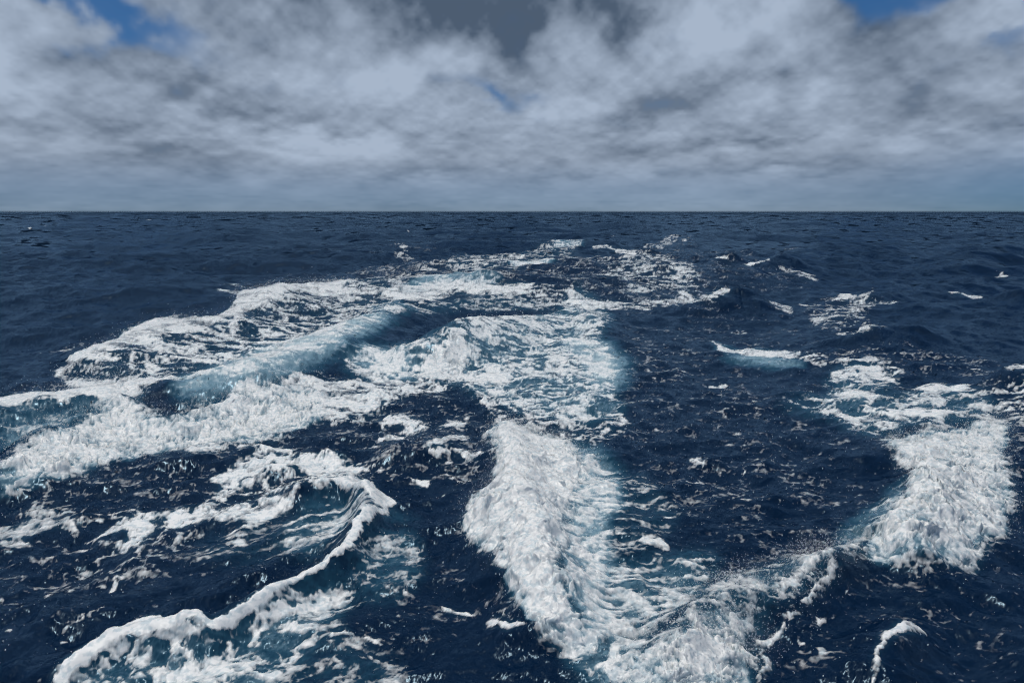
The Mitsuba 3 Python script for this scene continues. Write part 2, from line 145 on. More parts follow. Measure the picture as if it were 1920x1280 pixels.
    ("-6.488,9.569 -6.614,9.466 -6.738,9.365 -6.86,9.267 -6.98,9.172 -7.042,9.008 -7.026,8.941 -6.99,8.861 -6.925,8.762 -6.865,8.689 -6.816,8.647 -6.766,8.62 -6.735,8.628 -6.69,8.799 -6.641,8.976 -6.524,9.067 -6.413,9.172 -6.292,9.268 -6.157,9.335 -6.019,9.403 -5.888,9.484 -5.525,9.186 -5.358,9.205 -5.451,9.687 -5.444,9.713 -5.474,9.807 -5.542,9.904 -5.62,9.965 -5.769,9.897 -5.917,9.83 -6.062,9.763 -6.206,9.698 -6.348,9.633", 0.45, 9, 0.8, 0, 0),
    ("-3.695,12.89 -3.781,12.51 -3.861,12.16 -3.951,11.86 -4.033,11.57 -4.14,11.26 -4.241,10.97 -4.354,10.73 -4.488,10.56 -4.618,10.4 -4.745,10.24 -4.864,10.08 -4.993,9.946 -4.995,9.876 -4.957,9.791 -4.898,9.737 -4.872,9.731 -4.717,9.821 -4.564,9.924 -4.408,10.03 -4.255,10.15 -4.118,10.31 -3.978,10.48 -3.854,10.71 -3.745,11 -3.692,11.34 -3.632,11.68 -3.569,12.04 -3.512,12.46 -3.544,12.7 -3.62,12.87", 0.4, 8, 1.0, 0, 0),
    ("-2.41,25.6 -1.913,25.39 -1.425,25.22 -0.9448,25.08 -0.4698,24.94 0,24.77 0.4078,25.25 0.8324,25.79 0.8852,26.25 0.8777,26.58 0.8376,26.71 0.4164,26.56 0,26.35 -0.4936,26.24 -0.9853,26.2 -1.486,26.35 -2.002,26.63 -2.553,27.17 -3.079,27.31 -3.51,26.68 -3.92,26.06 -4.324,25.55 -4.747,25.24 -5.191,25.09 -5.63,24.94 -6.055,24.77 -6.457,24.53 -6.84,24.25 -6.854,24.01 -6.784,23.64 -6.68,23.37 -6.584,23.3 -6.235,23.64 -5.866,23.95 -5.459,24.15 -5.027,24.26 -4.591,24.36 -4.09,24.12 -3.351,22.24 -3.031,22.99 -2.708,23.97", 0.82, 3, 0.3, 0, 0),
    ("-4.577,24.29 -4.934,24.17 -5.28,24.01 -5.628,23.89 -5.93,23.6 -5.962,23.46 -5.915,23.16 -5.817,22.87 -5.73,22.77 -5.401,22.89 -5.051,22.94 -4.581,22.4 -3.614,19.14 -3.396,19.7 -3.215,20.61 -3.261,21.19 -3.354,21.66 -3.445,21.95 -4.154,24.05", 0.6, 4, 0.2, 0, 0),
    ("-4.215,24.41 -4.473,23.57 -4.721,22.82 -4.608,21.9 -3.847,18.27 -3.747,17.9 -3.62,17.67 -3.47,18.41 -3.317,19.29 -3.075,20.12 -2.828,21.16 -2.811,21.39 -2.833,21.72 -2.889,22 -2.944,22.05 -3.299,21.55", 0.55, 4, 0.4, 0, 0),
    ("-0.6144,26.13 -0.5026,26.35 -0.4704,26.57 -0.4796,27.11 -0.579,27.49 -1.013,27.17 -1.465,27.37 -2.19,31.41 -2.731,31.78 -3.175,30.69 -3.59,29.68 -3.979,28.73 -4.066,26.06 -4.404,25.37 -4.405,25.08 -4.346,24.86 -4.283,24.81 -3.901,25.12 -3.316,24.02 -3.134,25.96 -2.73,26.38 -2.274,26.38 -1.848,26.21 -1.433,26.13 -1.021,26.05", 0.55, 5, 0.6, 0, 0),
    ("-3.31,21.07 -3.018,21.96 -2.702,22.94 -2.343,23.88 -1.935,24.65 -1.472,25 -0.9837,25.07 -0.4943,25.19 0,25.35 0.4941,25.18 0.9787,24.93 1.454,24.69 1.92,24.45 1.396,23.69 0.9034,22.97 0.4336,22.97 -0.03614,22.97 -0.5059,22.97 -0.9757,22.97 -1.442,22.92 -1.861,22.53 -2.239,21.89 -2.569,21.06 -2.85,20.11", 0.48, 4, 0.2, 0, 0),
    ("-3.95,39.49 -4.338,38.23 -4.702,37.04 -5.044,35.93 -5.454,34.95 -5.842,34.02 -6.211,33.15 -6.561,32.31 -7.095,32.45 -7.634,32.58 -8.177,32.72 -8.725,32.86 -8.711,32.54 -8.54,31.78 -8.32,31.05 -8.175,30.76 -7.604,30.39 -7.047,30.03 -6.502,29.68 -5.969,29.34 -5.629,30.06 -5.272,30.81 -4.896,31.6 -4.502,32.43 -4.114,34.45 -3.677,36.72 -3.69,37.49 -3.801,38.64", 0.5, 4, 0, 0, 0),
    ("-9.186,31.78 -9.168,31.47 -8.992,30.76 -8.68,29.87 -7.888,29.15 -6.326,25.25 -7.179,29 -7.347,29.69 -7.521,30.2 -8.332,30.97", 0.55, 3, 0, 0, 0),
    ("-4.518,40.03 -4.023,42.39 -3.467,45.05 -2.837,48.07 -2.118,51.5 -1.29,55.46 -0.295,57.09 0.7596,58.81 1.879,60.64 3.078,63.6 4.399,66.86 5.862,70.47 7.49,74.49 5.102,54.83 4.116,51.32 3.214,47.75 2.429,44.64 2.407,38.63 2.39,34.03 1.754,33.29 1.145,32.58 0.5609,31.91 0,31.26 -0.6181,31.64 -1.251,32.04 -1.901,32.45 -2.566,32.86 -3.448,36.1", 0.5, 4, 0.15, 0, 0),
    ("5.453,70.47 4.289,65.61 3.023,56.68 2.922,56.09 2.885,55.37 2.924,54.78 3.025,54.84 3.714,55.82 4.428,56.85 5.163,57.56 5.943,58.55 7.384,71.76 7.63,74.67 7.634,75.94 6.503,73.1", 0.6, 3, 0.5, 0, 0),
    ("1.454,37.32 0.7376,37.87 0,38.43 -0.08371,37.99 -0.1152,36.96 -0.07936,35.99 0,35.6 0.6786,34.79 1.328,34.03 1.973,35.96 2.695,38.11 2.781,38.82 2.776,39.62 2.096,38.43", 0.75, 3, 0.8, 0, 0),
    ("0.6871,48.92 -0.243,45.22 -1.044,42.03 -1.74,39.26 -2.351,36.83 -2.369,35.9 -2.288,34.66 -2.163,33.84 -2.062,33.84 -1.486,35.89 -0.8358,38.2 -0.09806,40.82 0.7467,43.82 0.865,45.2 0.9048,47.31 0.8325,48.92", 0.68, 3, 0.2, 0, 0),
    ("-1.745,56.26 -2.63,56.54 -3.523,56.81 -4.425,57.09 -4.475,56.13 -4.35,53.93 -4.141,51.9 -3.966,51.1 -3.132,50.44 -2.319,49.79 -1.527,49.16 -0.7755,49.95 0,50.76 0.8009,51.61 1.625,52.36 1.761,53.01 1.851,54.26 1.87,56.34 1.813,58.47 0.9014,58.15 0,57.51 -0.8819,56.88", 0.5, 3, 0, 0, 0),
    ("8.062,58.24 7.317,57.61 6.584,56.96 6.412,55.85 6.444,55.42 7.168,56.14 7.895,56.76 8.414,54.25 9.026,53.5 9.568,52.48 9.793,53.3 9.968,54.52 9.464,55.85 8.871,56.82", 0.76, 2, 0.2, 0, 0),
    ("21.33,87.25 18.16,79.13 15.53,72.38 12.68,64.17 10,55.37 9.749,54.57 9.391,52.54 9.2,50.44 10.8,53.82 12.78,58.33 15.37,66.13 18.73,76.19 20.5,83.24", 0.5, 3, 0, 0, 0),
    ("5.102,39.34 4.152,37.1 3.303,35.1 2.54,33.3 2.39,32.39 2.302,31.18 2.321,30.38 2.367,30.27 3.013,31.26 3.701,32.31 4.437,33.43 5.104,33.83 5.786,34.23 6.485,34.64 6.83,33.25 7.149,31.98 7.073,29.5 7.008,27.38 6.952,25.54 7.075,25.54 7.371,26.3 7.539,26.87 7.794,27.98 8.025,30.64 8.304,33.84 8.647,37.77 8.489,40.51 8.307,43.68 8.234,44.13 7.11,42.41 6.069,40.82", 0.46, 4, 0, 0, 0),
    ("6.752,39.55 6.591,38.82 6.509,38.11 6.814,36.56 7.095,35.12 7.355,33.79 7.332,31.41 7.312,29.33 7.294,27.51 7.441,26.44 6.521,21.91 6.578,21.96 7.795,26.1 7.794,27.57 7.793,29.21 7.792,31.06 7.79,33.14 7.788,35.52 7.467,36.77 7.122,38.11", 0.62, 3, 0, 0, 0),
    ("-0.4779,25.9 -0.4888,25.3 -0.391,24.9 0.09679,24.65 0.5743,24.37 1.042,24.1 1.499,23.84 1.851,23.54 1.946,20.63 2.53,22.97 2.857,22.7 3.219,22.73 3.582,22.76 3.946,22.8 4.311,22.83 4.785,23.18 5.274,23.54 5.778,23.91 6.298,24.3 6.736,24.5 6.296,21.67 6.64,21.69 6.688,21.73 6.733,21.83 6.749,21.94 6.734,22.01 7.532,25.95 7.125,25.95 6.718,25.95 6.198,25.69 5.688,25.43 5.188,25.18 4.698,24.93 4.313,24.97 3.927,25.02 3.54,25.06 3.152,25.1 2.794,25.43 2.427,25.78 2.049,26.13 1.662,26.49 1.143,26.51 0.6217,26.44 0.1028,26.24 -0.4083,26.04", 0.58, 4, 0.1, 0, 0),
    ("8.844,27.8 8.053,26.49 6.395,22.07 7.092,26.24 6.833,27.25 6.689,26.97 6.499,26.31 6.364,25.5 6.492,24.65 5.948,21.46 6.157,21.16 6.206,21.18 6.635,21.67 7.1,22.25 7.205,22.55", 0.7, 3, 0, 0, 0),
    ("-11.58,68.02 -10.08,66.41 -8.638,64.86 -7.266,63.39 -5.954,61.98 -4.698,60.64 -3.915,50.44 -4.847,49.95 -5.761,49.47 -6.659,49.01 -7.54,48.55 -7.903,46.24 -8.234,44.13 -8.537,42.21 -9.535,43.8 -10.61,45.51 -11.77,47.36 -11.74,51.27 -11.69,55.86 -11.64,61.35", 0.26, 4, 0, 0, 0),
    ("-2.29,49.16 -2.234,49.71 -2.26,51.1 -2.36,52.56 -2.476,53.19 -3.292,54.18 -4.138,55.2 -5.017,56.26 -5.689,53.11 -6.29,50.29 -6.145,48.55 -5.956,47.29 -5.816,46.79 -5.248,49.16 -4.621,51.78 -3.817,50.88 -3.041,50", 0.5, 2, 0, 0, 0),
    ("-11.48,67.44 -11.14,64.65 -10.66,62.27 -9.564,59.34 -8.568,56.67 -8.658,57.97 -9.159,60.93 -10.26,64.02", 0.6, 2, 0, 0, 0),
    ("-7.722,45.16 -7.656,44.21 -7.463,43.08 -7.279,42.31 -6.421,41.14 -5.609,40.03 -5.629,40.81 -5.766,41.82 -5.922,42.57 -6.795,43.83", 0.5, 2, 0, 0, 0),
    ("7.911,53.68 9.194,55.59 10.38,56.64 13.12,65.19 15.36,70.05 17.95,75.69 20.99,82.31 17.67,65.19 15.48,53.93 14.89,48.85 14.4,44.64 13.99,41.09 13.64,38.06 12.27,32.66 12.77,32.48 13.36,32.56 13.94,32.59 14.48,32.54 12.83,28.26 12.24,28.09 11.66,27.92 11.08,27.75 10.51,27.58 9.952,27.41 7.744,22.46 7.269,22.26 6.887,22.33 7.634,26.31 7.661,28.09 7.693,30.11 7.729,32.45 7.771,35.16 7.821,38.37 7.88,42.21 7.899,45.51 7.921,49.37", 0.3, 4, 0, 0, 0),
    ("-9.048,36.27 -8.417,36.51 -7.777,36.76 -7.129,37.01 -6.472,37.27 -5.806,37.53 -5.131,37.79 -4.447,38.06 -3.783,34.64 -3.227,31.78 -3.821,31.4 -4.402,31.04 -4.969,30.69 -5.524,30.34 -6.067,30 -6.598,29.67 -7.117,29.34 -7.982,32.45", 0.34, 4, 0, 0, 0),
    ("1.246,40.03 1.97,42.21 2.776,44.64 3.679,47.36 4.44,46.65 5.179,45.96 5.896,45.29 6.593,44.64 6.977,42.21 7.322,40.03 7.634,38.06 7.917,36.27 8.174,34.64 8.41,33.15 8.627,31.78 8.827,30.51 8.259,27.75 6.682,21.83 7.237,25.26 6.698,25.1 6.166,24.93 5.64,24.77 5.122,24.61 4.609,24.45 4.177,24.74 3.735,25.04 3.282,25.35 2.819,25.66 2.344,25.98 1.857,26.31 1.415,26.74 0.9543,27.06 0.4784,27.14 0,27.07 0.3266,31.34 0.7314,35.16", 0.4, 7, 0, 0, 0),
    ("5.04,38.06 5.642,37.27 6.221,36.51 6.777,35.79 7.311,35.09 7.826,34.42 8.321,33.77 8.778,33.07 8.265,29.34 7.84,26.31 7.347,26.23 6.857,26.16 6.37,26.08 5.886,26 5.404,25.93 4.925,25.85 4.449,25.78 4.599,28.9 4.79,32.86", 0.5, 5, 0, 0, 0),
    ("-9.487,38.06 -8.891,38.53 -8.28,39.02 -7.653,39.52 -7.011,40.03 -6.352,40.55 -5.676,41.09 -4.981,41.64 -4.268,42.21 -3.581,43.56 -2.849,45.01 -2.067,46.55 -1.23,48.2 -0.3325,49.97 0.6326,51.88 1.658,53.44 1.268,40.73 1.021,32.68 0.8463,27 0.3145,26.75 -0.207,26.41 -0.7184,26.19 -1.229,26.13 -1.747,26.22 -2.274,26.38 -2.814,26.6 -3.3,26.32 -3.761,25.94 -4.213,25.6 -4.669,25.35 -5.127,25.17 -6.594,30.11 -7.875,33.63", 0.42, 6, 0, 0, 0),
    ("5.86,39.62 5.077,38.92 4.32,38.24 3.588,37.59 2.881,36.96 2.771,36.27 2.776,35.6 3.424,35.85 4.081,36.1 4.747,36.35 5.422,36.61 6.064,37.05 6.721,37.5 7.394,37.96 8.083,38.43 8.306,39.21 8.413,40.03 7.77,39.92 7.13,39.82 6.494,39.72", 0.56, 2, 0, 0, 0),
    ("5.863,31.26 5.178,30.89 4.509,30.53 3.856,30.17 3.217,29.83 3.145,29.34 3.116,28.87 3.143,28.68 3.712,28.74 4.282,28.79 4.854,28.85 5.429,28.9 5.928,28.58 6.417,28.26 6.895,27.95 7.363,27.65 7.456,27.82 7.59,28.26 7.688,28.71 7.691,28.9 7.259,29.46 6.812,30.03 6.347,30.63", 0.56, 3, 0, 0, 0),
    ("-3.313,12.98 -3.178,13.28 -3.034,13.59 -2.879,13.89 -2.717,14.21 -2.561,14.61 -2.388,15 -2.2,15.36 -1.733,13.62 -1.595,13.85 -1.468,14.25 -1.273,14.61 -1.074,15.1 -0.8371,15.58 -0.5851,16.11 -0.3156,16.66 -0.02717,17.23 0.2812,17.84 0.7702,21.73 1.217,22.09 1.594,23.4 2.01,24.77 2.476,26.31 2.822,25.69 3.152,25.1 3.071,22.29 2.962,19.75 2.402,17.35 2.083,16.42 2.168,15.81 2.23,15.14 2.153,14 2.084,13.01 1.933,12.35 1.796,11.75 1.753,11.01 1.715,10.35 1.681,9.764 1.505,9.675 1.331,9.588 1.16,9.502 0.9946,9.554 0.8278,9.605 0.6594,9.658 0.4892,9.711 0.3169,9.753 0.162,9.983 0,10.21 -0.1692,10.45 -0.346,10.7 -0.5311,10.96 -0.7394,11.47 -0.9628,11.98 -1.149,11.91 -1.333,11.84 -1.517,11.79 -1.699,11.74 -1.888,11.73 -2.08,11.76 -2.274,11.78 -2.471,11.82 -2.704,12.03 -2.922,12.14 -3.126,12.19 -3.218,12.58", 0.62, 8, 0.4, 0.05, 0),
    ("-1.742,11.71 -1.766,12.24 -1.783,12.73 -1.677,13.14 -1.56,13.53 -1.415,13.78 -1.275,14.15 -1.143,14.73 -0.9766,14.23 -0.8306,13.93 -0.8256,13.35 -0.8185,12.77 -0.9381,12.3 -1.046,11.83 -1.278,11.78 -1.51,11.74", 0.92, 9, 0.2, 0.4, 0),
    ("-2.811,14.11 -2.987,13.8 -3.152,13.49 -3.308,13.19 -3.316,13.05 -3.311,12.92 -3.284,12.77 -3.249,12.66 -3.202,12.57 -3.157,12.55 -2.978,12.57 -2.787,12.55 -2.588,12.49 -2.303,12.18 -2.043,11.95 -1.801,11.79 -1.72,11.83 -1.668,12 -1.649,12.25 -1.673,12.58 -1.713,12.76 -1.785,12.91 -1.878,13.01 -2.152,13.23 -2.567,14.19", 0.74, 10, 0.8, 0.1, 0),
    ("-0.4856,20.52 -0.8523,19.96 -1.2,19.43 -1.528,18.9 -1.552,18.59 -1.224,14.65 -1.173,14.49 -1.124,14.53 -0.8617,14.95 -0.5883,15.5 -0.2943,16.08 0.02219,16.7 0.3636,17.38 0.4033,17.64 0.3925,17.9 0.425,21.58 0.1115,21.22 -0.1919,20.86", 0.8, 3, 0.3, 0.2, 0),
    ("1.834,20.06 1.47,19.06 1.098,17.49 1.048,17.2 1.049,17.07 1.1,16.94 1.188,17.02 1.486,18 1.766,18.55 1.908,17.55 1.711,16.62 1.526,15.73 1.525,15.41 1.548,15.32 1.623,15.32 1.699,15.55 1.922,16.34 2.185,17.34 2.241,17.81 2.236,18.02 2.087,18.85 1.945,19.96", 0.74, 5, 0.1, 0, 0),
    ("1.246,16.45 1.182,16.26 1.132,16.03 1.102,15.75 1.094,15.46 1.11,15.23 1.147,15.09 1.34,14.51 1.521,13.97 1.534,13.3 1.546,12.69 1.46,11.94 1.442,11.68 1.452,11.46 1.488,11.32 1.545,11.27 1.614,11.32 1.687,11.46 1.95,12.15 2.07,12.53 2.168,13.01 2.227,13.52 2.233,13.99 2.149,14.82 2.037,15.6 1.978,15.78 1.892,15.87 1.602,16.13 1.311,16.52", 0.56, 12, 1.1, 0, 0),
    ("1.576,14.51 1.26,14.09 0.9614,13.69 0.7067,13.65 0.4533,13.61 0.2007,13.55 -0.0494,13.45 -0.2529,13.04 -0.4469,12.72 -0.6292,12.35 -0.8009,11.99 -0.8322,11.84 -0.8175,11.62 -0.7668,11.46 -0.7111,11.47 -0.5399,11.71 -0.3618,11.95 -0.1765,12.21 0.01649,12.47 0.2372,12.45 0.4572,12.43 0.6766,12.41 0.8952,12.39 0.9518,12.43 1.156,12.81 1.373,13.21 1.603,13.64 1.646,13.8 1.693,14.21 1.665,14.51", 0.76, 6, 0.2, 0, 0),
    ("-0.9065,12.13 -0.9367,11.97 -0.9199,11.74 -0.8973,11.66 -0.7405,11.29 -0.5915,10.92 -0.4281,10.49 -0.2765,10.08 -0.2448,10.06 -0.1885,10.15 -0.1677,10.35 -0.196,10.57 -0.3516,11.01 -0.52,11.49 -0.6804,11.82 -0.8479,12.14", 0.75, 5, 0, 0.2, 0),
    ("2.302,27.18 2.203,26.66 2.146,25.97 1.919,20.44 1.943,20.26 1.985,20.18 2.665,22.97 3.108,23.25 3.224,23.61 3.285,24.07 3.288,24.4 2.907,24.73 2.515,25.06 2.383,27.18", 0.8, 3, 0, 0, 0),
    ("2.728,18.16 2.724,16.76 2.746,15.69 2.516,14.56 2.302,13.49 2.116,12.56 2.28,12.35 2.439,12.14 2.593,11.94 2.742,11.75 3.025,12.01 3.32,12.28 3.628,12.56 3.768,13.32 3.925,14.18 4.104,15.16 4.063,15.8 4.019,16.51 3.971,17.27 3.712,17.68 3.437,18.09 3.12,18.35", 0.27, 8, 0, 0, 0),
    ("-4.36,10.22 -4.225,10.33 -4.087,10.44 -3.952,10.57 -3.838,10.78 -3.723,11 -3.607,11.24 -3.459,11.34 -3.311,11.45 -3.155,11.55 -2.989,11.62 -2.852,11.83 -2.71,12.05 -2.558,12.26 -2.289,12.13 -2.034,12.06 -1.788,12.04 -1.547,12.04 -1.34,11.91 -1.136,11.77 -0.9353,11.62 -1.104,11.42 -1.268,11.23 -1.428,11.06 -1.591,10.95 -1.751,10.84 -1.91,10.74 -2.022,10.56 -2.13,10.39 -2.233,10.21 -2.328,10.01 -2.421,9.83 -2.51,9.651 -2.65,9.585 -2.788,9.521 -2.924,9.457 -3.055,9.383 -3.211,9.348 -3.366,9.312 -3.52,9.277 -3.669,9.231 -3.816,9.186 -3.951,9.446 -4.073,9.674 -4.223,9.964", 0.82, 7, 0.1, 0.15, 0),
    ("-1.577,11.52 -1.544,11.57 -1.539,11.63 -1.556,11.76 -1.599,11.86 -1.839,11.93 -2.086,12.03 -2.346,12.18 -2.542,12.14 -2.704,11.95 -2.856,11.76 -3.003,11.56 -3.011,11.49 -2.994,11.34 -2.939,11.2 -2.881,11.17 -2.735,11.31 -2.582,11.45 -2.42,11.56 -2.244,11.62 -2.017,11.57 -1.796,11.54", 0.9, 4, 0.2, 0, 0),
    ("-2.894,10.53 -2.746,10.62 -2.599,10.72 -2.443,10.8 -2.279,10.85 -2.184,10.17 -2.098,9.554 -2.239,9.49 -2.378,9.426 -2.516,9.364 -2.652,9.302 -2.777,9.921", 0.55, 8, 0, 0, 0),
    ("-5.897,5.562 -5.992,5.67 -6.155,5.842 -6.815,6.489 -6.76,6.564 -6.704,6.64 -6.646,6.719 -6.588,6.799 -6.528,6.881 -6.459,6.957 -6.397,7.042 -6.31,7.105 -6.194,7.135 -5.882,6.936 -5.702,6.886 -5.623,6.958 -5.632,7.128 -5.635,7.296 -5.647,7.482 -5.651,7.668 -5.663,7.872 -5.675,8.087 -5.689,8.315 -5.66,8.522 -5.63,8.741 -5.592,8.96 -5.621,9.114 -5.824,9.556 -5.774,9.641 -5.731,9.741 -5.313,9.171 -5.176,9.075 -4.97,8.984 -4.788,8.933 -4.699,9.051 -4.627,9.209 -4.508,9.274 -4.393,9.351 -4.275,9.429 -4.166,9.532 -4.223,9.871 -4.261,10.18 -4.101,10.27 -3.933,10.35 -3.771,10.46 -3.62,10.61 -3.471,10.78 -3.278,10.75 -3.074,10.69 -2.864,10.59 -2.837,10.08 -2.8,9.574 -2.905,9.402 -3.007,9.235 -3.109,9.085 -3.202,8.921 -3.291,8.762 -3.415,8.645 -3.535,8.531 -3.653,8.42 -3.816,8.399 -3.974,8.369 -4.136,8.348 -4.297,8.328 -4.369,8.198 -4.434,8.063 -4.458,7.858 -4.481,7.663 -4.605,7.716 -4.73,7.769 -4.771,7.62 -4.816,7.485 -4.908,7.386 -4.992,7.28 -5.047,7.183 -5.101,7.088 -5.146,6.987 -5.19,6.886 -5.233,6.764 -5.286,6.661 -5.344,6.568 -5.399,6.474 -5.446,6.374 -5.498,6.285 -5.548,6.198 -5.591,6.106 -5.639,6.024 -5.686,5.943 -5.725,5.858 -5.769,5.781 -5.813,5.707 -5.855,5.634", 1.02, 13, 0.05, 1, 0),
    ("-6.695,8.474 -6.625,8.598 -6.568,8.747 -6.509,8.899 -6.391,8.977 -6.28,9.069 -6.159,9.151 -6.05,9.248 -5.933,9.335 -5.813,9.424 -5.466,9.137 -5.511,9.001 -5.498,8.779 -5.549,8.63 -5.612,8.506 -5.666,8.374 -5.711,8.236 -5.748,8.049 -5.798,7.89 -5.898,7.806 -6.209,7.997 -6.266,7.858 -6.419,8.075 -6.555,8.271", 0.4, 8, 0.5, 0.1, 0),
    ("-3.34,8.854 -3.426,8.757 -3.511,8.662 -3.598,8.579 -3.716,8.482 -3.84,8.406 -3.957,8.322 -4.146,8.386 -4.332,8.442 -4.516,8.488 -4.532,8.461 -4.511,8.394 -4.49,8.357 -4.44,8.302 -4.226,8.197 -4.012,8.086 -3.804,7.977 -3.686,8.074 -3.564,8.173 -3.44,8.275 -3.377,8.4 -3.312,8.529 -3.245,8.661 -3.246,8.719 -3.275,8.803 -3.312,8.854", 0.55, 5, 0, 0.2, 0),
    ("-3.393,8.452 -3.234,8.493 -3.075,8.534 -2.913,8.576 -2.696,8.213 -2.554,8.226 -2.411,8.239 -2.266,8.242 -2.106,7.941 -1.967,7.701 -1.844,7.718 -1.712,7.699 -1.581,7.68 -1.45,7.661 -1.523,7.537 -1.587,7.385 -1.641,7.021 -1.737,6.881 -1.845,6.8 -1.95,6.721 -2.037,6.634 -2.122,6.548 -2.213,6.489 -2.309,6.446 -2.337,6.326 -2.361,6.198 -2.379,6.062 -2.388,5.914 -2.499,5.942 -2.613,5.978 -2.728,6.014 -2.838,6.107 -2.958,6.217 -3.06,6.178 -3.162,6.139 -3.258,6.094 -3.353,6.05 -3.351,5.899 -3.371,6.069 -3.392,6.247 -3.414,6.435 -3.357,6.528 -3.299,6.625 -3.24,6.724 -3.178,6.825 -3.153,7.037 -3.126,7.262 -3.267,7.5 -3.418,7.753 -3.41,7.974 -3.402,8.206", 0.66, 6, 0.1, 0, 0),
    ("-3.258,8.463 -3.28,8.415 -3.254,8.301 -3.198,8.191 -3.168,8.157 -3.011,8.16 -2.853,8.163 -2.705,7.91 -2.678,7.879 -2.639,7.879 -2.635,7.958 -2.67,8.071 -2.845,8.495 -2.889,8.577 -2.934,8.632 -2.972,8.651 -3.117,8.556", 0.95, 5, 0, 0.1, 0),
    ("-2.433,8.163 -2.567,8.049 -2.698,7.938 -2.825,7.831 -2.95,7.725 -3.071,7.623 -3.189,7.523 -3.287,7.464 -3.383,7.406 -3.478,7.348 -3.475,7.298 -3.444,7.227 -3.423,7.197 -3.386,7.171 -3.265,7.166 -3.145,7.161 -3.024,7.156 -2.901,7.226 -2.777,7.299 -2.649,7.372 -2.57,7.495 -2.489,7.622 -2.404,7.753 -2.314,7.879 -2.308,7.958 -2.338,8.071 -2.392,8.163", 0.8, 6, 0, 0, 0),
    ("-2.21,6.589 -2.328,6.568 -2.445,6.548 -2.563,6.527 -2.677,6.5 -2.803,6.5 -2.929,6.501 -3.055,6.501 -3.174,6.487 -3.232,6.387 -3.288,6.29 -3.342,6.195 -3.396,6.103 -3.393,6.055 -3.359,5.988 -3.313,5.941 -3.295,5.935 -3.217,5.98 -3.138,6.027 -3.054,6.066 -2.97,6.107 -2.845,6.083 -2.72,6.06 -2.599,6.043 -2.482,6.033 -2.444,6.045 -2.373,6.154 -2.294,6.252 -2.209,6.341 -2.117,6.417 -2.036,6.498 -1.951,6.572 -1.866,6.656 -1.858,6.666 -1.857,6.7 -1.875,6.735 -1.9,6.743 -2.002,6.68 -2.101,6.619", 0.84, 6, 0, 0.1, 0),
    ("-2.713,6.152 -2.726,6.119 -2.723,6.068 -2.705,6.007 -2.675,5.948 -2.56,5.793 -2.444,5.632 -2.416,5.607 -2.278,5.527 -2.257,5.537 -2.27,5.588 -2.405,5.77 -2.49,5.922 -2.573,6.068 -2.61,6.119 -2.649,6.152 -2.687,6.165", 0.7, 5, 0, 0, 0),
    ("-4.387,8.075 -4.373,8.023 -4.334,7.972 -4.127,7.82 -3.927,7.673 -3.733,7.531 -3.547,7.394 -3.366,7.262 -3.307,7.422 -3.244,7.589 -3.256,7.667 -3.307,7.747 -3.331,7.747 -3.386,7.583 -3.438,7.426 -3.617,7.548 -3.8,7.674 -3.989,7.803 -4.185,7.937", 0.5, 4, 0, 0, 0),
    ("-5.94,5.862 -5.887,5.932 -5.825,5.995 -5.769,6.067 -5.711,6.141 -5.652,6.216 -5.591,6.292 -5.528,6.37 -5.463,6.449 -5.397,6.529 -5.335,6.619 -5.246,6.665 -5.161,6.718 -5.067,6.763 -4.967,6.8 -4.853,6.822 -4.728,6.827 -4.597,6.825 -4.422,6.776 -4.249,6.728 -4.078,6.681 -3.91,6.634 -3.743,6.588 -3.579,6.542 -3.417,6.497 -3.237,6.374 -3.061,6.247 -2.887,6.118 -2.728,6.014 -2.775,5.887 -2.82,5.765 -2.86,5.642 -2.899,5.523 -2.975,5.449 -3.049,5.377 -3.121,5.307 -3.192,5.238 -3.261,5.171 -3.389,5.219 -3.52,5.268 -3.653,5.317 -3.788,5.367 -3.926,5.418 -4.066,5.47 -4.209,5.523 -4.385,5.618 -4.567,5.715 -4.754,5.816 -4.849,5.786 -4.942,5.755 -5.035,5.725 -5.126,5.696 -5.211,5.66 -5.295,5.624 -5.377,5.589 -5.453,5.548 -5.527,5.507 -5.6,5.466 -5.714,5.598 -5.822,5.725", 0.44, 8, 0, 0, 0),
    ("-4.02,5.666 -4.044,5.816 -4.068,5.974 -4.094,6.139 -4.121,6.314 -4.079,6.422 -4.035,6.535 -3.99,6.651 -3.841,6.605 -3.694,6.56 -3.538,6.284 -3.393,6.028 -3.392,5.851 -3.391,5.683 -3.39,5.523 -3.481,5.477 -3.569,5.431 -3.657,5.386 -3.835,5.523", 0.6, 6, 0, 0, 0),
    ("-4.938,6.132 -4.858,6.182 -4.772,6.225 -4.685,6.269 -4.596,6.314 -4.466,6.196 -4.34,6.083 -4.406,6.028 -4.47,5.974 -4.533,5.921 -4.595,5.868 -4.766,6.001", 0.46, 6, 0, 0, 0),
    ("-4.468,5.431 -4.359,5.44 -4.25,5.449 -4.141,5.458 -4.031,5.467 -3.921,5.477 -3.811,5.486 -3.701,5.495 -3.59,5.504 -3.478,5.514 -3.367,5.523 -3.221,5.313 -3.084,5.117 -2.956,4.933 -3.048,4.92 -3.139,4.908 -3.23,4.895 -3.32,4.883 -3.41,4.87 -3.499,4.858 -3.573,4.833 -3.647,4.809 -3.719,4.785 -3.791,4.761 -3.863,4.737 -3.934,4.714 -4.055,4.877 -4.184,5.05 -4.321,5.234", 0.37, 8, 0, 0, 0),
    ("-3.218,5.213 -3.23,5.196 -3.214,5.076 -3.198,4.96 -3.189,4.933 -3.167,4.906 -3.146,4.895 -3.137,4.906 -3.139,5.008 -3.141,5.114 -3.145,5.133 -3.169,5.177 -3.203,5.209", 0.62, 3, 0, 0, 0),
